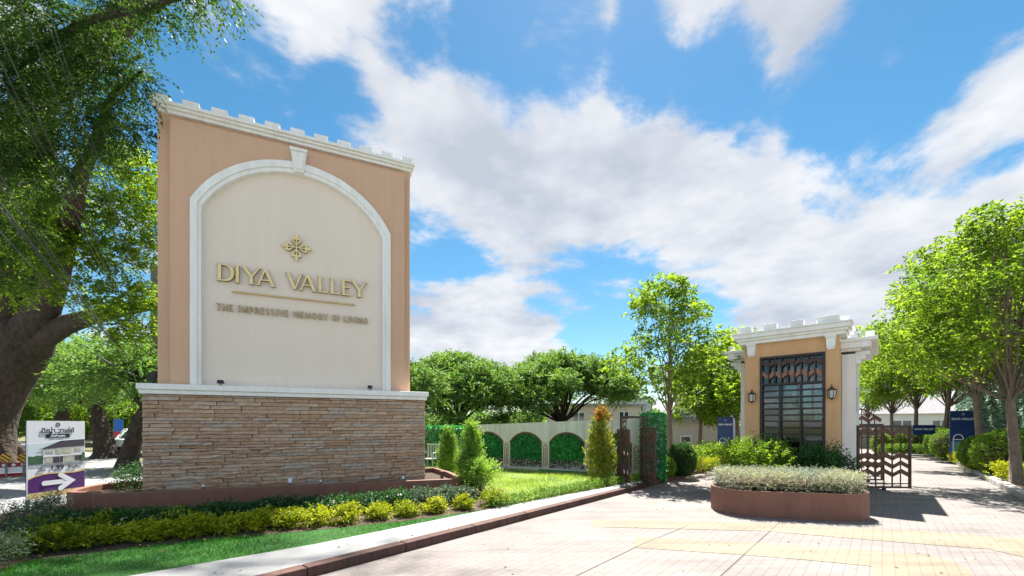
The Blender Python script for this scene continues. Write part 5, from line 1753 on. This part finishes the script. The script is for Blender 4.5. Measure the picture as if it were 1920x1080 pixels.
# crown further back: same tree in paler leaves, sunlight put into the colour
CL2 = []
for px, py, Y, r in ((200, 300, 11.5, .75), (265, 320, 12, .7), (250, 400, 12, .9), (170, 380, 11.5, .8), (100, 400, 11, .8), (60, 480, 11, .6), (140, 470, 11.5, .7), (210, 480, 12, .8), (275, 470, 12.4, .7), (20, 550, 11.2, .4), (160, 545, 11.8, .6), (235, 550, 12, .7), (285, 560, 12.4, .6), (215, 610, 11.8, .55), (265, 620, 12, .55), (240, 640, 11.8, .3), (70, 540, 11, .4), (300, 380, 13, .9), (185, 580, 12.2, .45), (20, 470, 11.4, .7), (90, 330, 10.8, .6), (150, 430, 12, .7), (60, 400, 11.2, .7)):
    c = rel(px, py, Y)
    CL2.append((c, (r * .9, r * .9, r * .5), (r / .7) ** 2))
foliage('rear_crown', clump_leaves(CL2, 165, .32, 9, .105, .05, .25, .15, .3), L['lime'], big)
# street trees further down the street
def street_tree(label, px, Y, h, r, lean, tr_r, seed, leaf, n=11, dens=95, ll=.16, lw=.08, cr=None):
    p = P(px, 796, Y)
    hb = h * .42
    trunk = [((0, 0, -.1), tr_r * 1.5), ((.02, 0, .3), tr_r * 1.05), ((lean * .3, .05, hb * .5), tr_r * .85), ((lean * .7, 0, hb * .8), tr_r * .8), ((lean, .1, hb), tr_r * .72)]
    cls = lumpy_clumps((lean * 1.2, 0, h * .68), (r, r, h * .30), n, cr or r * .42, seed, .65)
    return make_tree('street_tree', label, 'trees along the street', (p.x, p.y, -.02), trunk, cls, M['bark'], leaf, dens, .5, 9, ll, lw, .2, seed, limb_r=.42)
street_tree('old street tree with a forked trunk just right of the advertising board', 197, 20, 5.7, 3.0, -.5, .42, 21, L['far'], 14, 110)
street_tree('street tree with a leaning trunk next to the stone base', 240, 15.6, 5.2, 2.1, .6, .30, 22, L['far'], 12, 100)
street_tree('large street tree behind the big trunk at the left', 112, 27, 7.6, 4.0, .3, .42, 23, L['far'], 18, 130, .2, .10)
street_tree('far street tree at the end of the left street', 165, 42, 10, 5.2, .2, .5, 24, L['far'], 16, 90, .26, .13)
street_tree('street tree behind the striped hazard discs', 10, 24, 7.2, 3.6, .2, .4, 25, L['far'], 14, 110, .18, .09)
street_tree('street tree far behind the car at the stone edge', 285, 38, 9.0, 4.5, 0, .5, 26, L['far'], 14, 90, .24, .12)

for i, (px, Y, r, h) in enumerate(((75, 30, 2.2, 4.6), (120, 34, 2.5, 5.2), (165, 31, 2.1, 4.0), (215, 36, 2.6, 5.0), (258, 33, 2.2, 4.6), (10, 28, 2.3, 4.2))):
    bush('roadside bush across the street, %s of six' % ('second from the left', 'third from the left', 'fourth from the left', 'fifth from the left', 'rightmost', 'leftmost')[i], px, Y, r, h, L['far'] if i % 2 else L['lime'], 260 + i, 1500, 'roadside_bush', .17, .09, 0, 'roadside bushes', 12, .35)
# two spreading rain trees behind the arcaded wall
def umbrella(label, px, Y, h, r, seed, n, leaf, squash=.34, zc=.72):
    p = P(px, 796, Y)
    trunk = [((0, 0, -.1), .6), ((0, 0, .6), .42), ((.05, 0, 1.2), .38), ((.1, 0, 1.7), .38)]
    rs_ = np.random.default_rng(seed)
    cls = []
    for i in range(n):
        a, q = rs_.uniform(0, 6.283), math.sqrt(rs_.random()) * .95
        x, y = math.cos(a) * q * r, math.sin(a) * q * r
        z = h * (zc + (1 - zc) * .86 * math.sqrt(max(0, 1 - q * q))) - rs_.random() * h * .24 * (1 - .3 * q)
        s_ = r * rs_.uniform(.16, .27)
        cls.append(((x, y, z), (s_, s_, s_ * .36), (s_ / (r * .2)) ** 2 * .85))
    return make_tree('rain_tree', label, 'rain trees behind the arcaded wall', (p.x, p.y, 0), trunk, cls, M['bark'], leaf, 105, .6, 9, .22, .11, .15, seed, limb_r=.3, shell=.1, upb=.6, every=5)
umbrella('broad umbrella shaped rain tree behind the arcaded wall, right of the pair', 1052, 34, 7.4, 5.6, 31, 110, L['far'], zc=.42)
umbrella('loose bright rain tree behind the arcaded wall, left of the pair', 858, 30, 6.9, 4.4, 32, 84, L['far'], zc=.34)
street_tree('bright small tree just behind the right edge of the monument', 782, 22, 4.9, 1.4, .1, .16, 33, L['far'], 9, 60)
# hedge-like scrub behind the wall
for i, (px, Y, r, h) in enumerate(((780, 24, 1.6, 2.2), (840, 26, 1.8, 2.3), (905, 27, 1.5, 2.0), (985, 28, 1.8, 2.4), (940, 30, 1.2, 2.9))):
    bush('dark scrub bush behind the boundary wall, %s of five' % ORD[i].replace(' from left', ' from the left') if i < 4 else 'taller thin scrub bush behind the boundary wall between the rain trees', px, Y, r, h, L['far'] if i != 4 else L['lime'], 230 + i, 700, 'scrub_bush', .15, .08, 0, 'scrub behind the boundary wall', 12, .35)

# slim young trees by the driveway
def young(label, loc, h, r, seed, leaf, group, lean=0.0, cb=.36, n=26, dens=80, ll=.095, tr_r=.085, taper=.75, cs=1.0):
    rs_ = np.random.default_rng(seed)
    trunk = [((0, 0, -.05), tr_r * 1.3), ((lean * .15, 0, h * .12), tr_r), ((lean * .5, .03, h * .3), tr_r * .85), ((lean * .8, 0, h * .5), tr_r * .62), ((lean, .02, h * .72), tr_r * .38), ((lean, 0, h * .9), tr_r * .15)]
    cls = []
    for i in range(n):
        t = rs_.random() ** .85
        z = h * (cb + (1 - cb) * t * .95)
        rr = r * (1 - t) ** taper * (.55 + .45 * min(1, t * 5)) + r * .10
        a, q = rs_.uniform(0, 6.283), rs_.uniform(.35, 1.12)
        s_ = r * rs_.uniform(.17, .37) * (1 - .35 * t) * cs
        cls.append(((lean * .9 + math.cos(a) * rr * q, math.sin(a) * rr * q, z), (s_, s_, s_ * .6), (s_ / (r * .28)) ** 2))
    return make_tree('young_tree', label, group, loc, trunk, cls, M['bark2'], leaf, dens, .26, 8, ll, ll * .5, .3, seed, forks=[2, 3, 3, 4], limb_r=.30, shell=.15, upb=.4, every=2)
def at(px, Y, z=.08):
    p = P(px, 796, Y)
    return (p.x, p.y, z)
y1 = young('slim bright green tree standing alone beside the ivy pier', at(1256, 12.8), 6.0, 1.9, 41, L['lime'], 'young trees left of the guardhouse', 0, .36, 50, 84, .115, taper=.36, cs=.74)
young('bright young tree just left of the guardhouse', at(1385, 17.0), 5.5, 2.2, 42, L['lime'], 'young trees left of the guardhouse', -.1, .32, 44, 95, .12)
young('young tree partly hidden between the slim tree and the guardhouse', at(1312, 18.5), 5.0, 1.6, 43, L['lime'], 'young trees left of the guardhouse', .1, .34, 38, 90, .12)
t1 = young('nearest tree of the right-hand row with a leaning speckled trunk', at(1906, 10.4), 7.0, 2.35, 51, L['lime'], 'trees in the right-hand row', -.25, .44, 96, 100, .11, .10, .45, cs=.8)
t2 = young('second tree of the right-hand row before the creeper wall', at(1840, 15.2), 8.0, 2.7, 52, L['lime'], 'trees in the right-hand row', -.3, .48, 96, 95, .13, .11, .45, cs=.8)
copy_tree(t1, at(1770, 20.5), 2.1, 1.12, 'third tree of the right-hand row above the navy banner', 'trees in the right-hand row')
copy_tree(t2, at(1717, 25), 4.0, .98, 'fourth tree of the right-hand row by the small navy sign', 'trees in the right-hand row')
copy_tree(t1, at(1672, 29), 1.0, 1.05, 'fifth tree of the right-hand row behind the gate', 'trees in the right-hand row')
copy_tree(t2, at(1632, 33), 5.2, .8, 'farthest tree of the right-hand row next to the guardhouse', 'trees in the right-hand row')
copy_tree(t2, at(1990, 14.0), 3.0, 1.0, 'tree cut by the right picture edge behind the nearest one', 'trees in the right-hand row')

# tall creeper clad wall on the right
o0 = Vector((12.09, 7.41, 0)) + RD * 8
cw = empty('creeper_wall', tuple(o0), math.atan2(RD.y, RD.x), 'tall wall covered in pale creeper behind the right-hand trees', 'wall')
MB().box(0, 22.5, -.6, -.03, 0, 5.5).build('wall_core', surf('mossy_wall', (0.30, 0.36, 0.31), (0.17, 0.25, 0.21), 2, .9, .6, 14), cw)
n = 26000
p = np.stack([rng.uniform(0, 22.5, n), rng.uniform(-.03, .10, n), rng.uniform(0, 5.6, n)], 1)
dd = rng.normal(0, .5, (n, 3)) + np.array([0, .35, -.7])
o = foliage('creeper', leaf_quads(p, unit(dd), .17, .11, .2), L['paleivy'], cw)
o['kind'] = 'stuff'
n = 2500
p = np.stack([np.full(n, 22.5) + rng.uniform(-.02, .08, n), rng.uniform(-.6, 0, n), rng.uniform(0, 5.6, n)], 1)
o = foliage('creeper', leaf_quads(p, unit(rng.normal(0, .5, (n, 3)) + np.array([.4, 0, -.7])), .17, .11, .2), L['paleivy'], cw)
o['kind'] = 'stuff'

# ------------------------------------------------------------------ houses behind
def house(label, px, Y, w, d, h, rz, wall, roof_h, windows, name='house', hip=True, eave=.35):
    p = P(px, 796, Y)
    r = empty(name, (p.x, p.y, 0), rz, label, 'house')
    wl_ = MB().box(-w / 2, w / 2, 0, d, 0, h).build('wall', wall, r)
    e = eave
    rf = MB()
    if hip:
        x0, x1, y0, y1 = -w / 2 - e, w / 2 + e, -e, d + e
        k = min(w, d) * .45
        rf.add([(x0, y0, h + .01), (x1, y0, h + .01), (x1, y1, h + .01), (x0, y1, h + .01), (x0 + k, d / 2, h + roof_h), (x1 - k, d / 2, h + roof_h)],
               [(0, 1, 5, 4), (1, 2, 5), (2, 3, 4, 5), (3, 0, 4), (3, 2, 1, 0)])
    else:
        rf.box(-w / 2 - e, w / 2 + e, -e, d + e, h + .002, h + roof_h)
    rf.build('roof', M['roof'], r)
    for (x0, x1, z0, z1) in windows:
        f = MB()
        f.box(x0, x1, -.05, -.002, z0, z1)
        f = f.build('window', M['white'], r)
        nn = max(1, int(round((x1 - x0) / .7)))
        for i in range(nn):
            a = x0 + (x1 - x0) * i / nn + .05
            b = x0 + (x1 - x0) * (i + 1) / nn - .05
            MB().box(a, b, -.06, -.052, z0 + .05, z1 - .05).build('pane', M['darkglass'], f)
    return r
house('white two storey house with grey roof left of the guardhouse', 1350, 27, 5.2, 6, 3.4, R(-20), M['house'], 1.3, [(-1.1, .4, 1.75, 2.2), (-1.1, -.1, .15, 1.15), (1.2, 2.1, .6, 1.5)])
house('low beige house beyond the ivy pier', 1282, 24, 3.6, 4, 1.75, R(-12), M['beige'], .28, [(-.2, .4, .55, .95)], hip=False)
house('far cream apartment house with white upper storey behind the boundary wall', 1130, 48, 9.5, 7, 3.7, R(10), M['beige'], .3, [(-3.6, -2.2, 1.9, 3.0), (-.6, .9, 1.9, 3.1), (2.0, 3.2, 1.9, 3.1)], hip=False)
house('pale grey-blue block rising behind the far cream house', 1195, 56, 4.4, 6, 5.0, R(10), surf('pale_blue_wall', (.46, .52, .56), None, 1.5, .85), .25, [(.4, .9, 3.3, 4.4)], hip=False, eave=.1)
house('pale house at the end of the driveway behind the right-hand trees', 1742, 38, 10, 6, 2.6, R(-25), M['house'], 1.6, [(-2.6, -1.2, .9, 2.0), (.2, 1.4, .9, 2.0), (2.4, 3.6, .9, 2.0)])
bw = empty('boundary_wall', at(1725, 27, 0), R(-20), 'low brownish boundary wall behind the clipped bushes at the driveway end', 'wall')
MB().box(-5, 5, 0, .2, 0, 1.45).build('wall', M['beige'], bw)
MB().box(-5.04, 5.04, -.04, .24, 1.452, 1.53).build('coping', M['concrete'], bw)
# distant wood that closes the horizon
n = 5200
az = rng.uniform(-1.25, 1.25, n)
dist = rng.uniform(85, 120, n)
px_ = np.sin(az) * dist
py_ = np.cos(az) * dist
hh = (3.2 + 2.0 * np.sin(az * 9) * np.sin(az * 23 + 1)) * (1 + .2 * rng.random(n))
pz_ = rng.random(n) * hh
fw = foliage('far_wood', sprays(np.stack([px_, py_, pz_], 1), rng.normal(0, .6, (n, 3)) + np.array([0, 0, .5]), 1.8, 8, 1.0, .6, .2), L['far'], None)
tag(fw, 'distant belt of green trees along the horizon', 'trees', kind='stuff')

# fallen leaves on turf, footpath, kerb and paving
L['dry'] = leafmat('dry_leaf', [(0.20, 0.12, 0.04), (0.30, 0.22, 0.06), (0.13, 0.08, 0.035)], 0.2, tint=(1, .9, .6))
def scatter(poly, n, z):
    q = np.array([(p[0], p[1]) for p in poly])
    u = rng.uniform(q.min(0), q.max(0), (n * 4, 2))
    u = u[point_in_poly(u, poly)][:n]
    return np.concatenate([u, np.full((len(u), 1), z)], 1)
fp = [scatter(front_poly, 150, .125), scatter(walk, 70, .104), scatter([tuple((left(t) + RN * o)[:2]) for t, o in ((-9, .02), (9, .02), (9, .35), (-9, .35))], 120, .006),
      scatter([tuple((right(t) - RN * o)[:2]) for t, o in ((-2, .02), (20, .02), (20, .5), (-2, .5))], 120, .006), scatter([tuple(G(x, y)[:2]) for x, y in ((700, 1079), (1900, 1079), (1900, 930), (1240, 925))], 60, .012)]
fp = np.concatenate(fp)
dd = np.concatenate([rng.normal(0, 1, (len(fp), 2)), rng.uniform(-.05, .25, (len(fp), 1))], 1)
fl_ = foliage('fallen_leaves', leaf_quads(fp, unit(dd), .045, .024, 2.0), L['dry'], None)
tag(fl_, 'dry fallen leaves scattered over turf, footpath and driveway edges', 'leaves', kind='stuff')
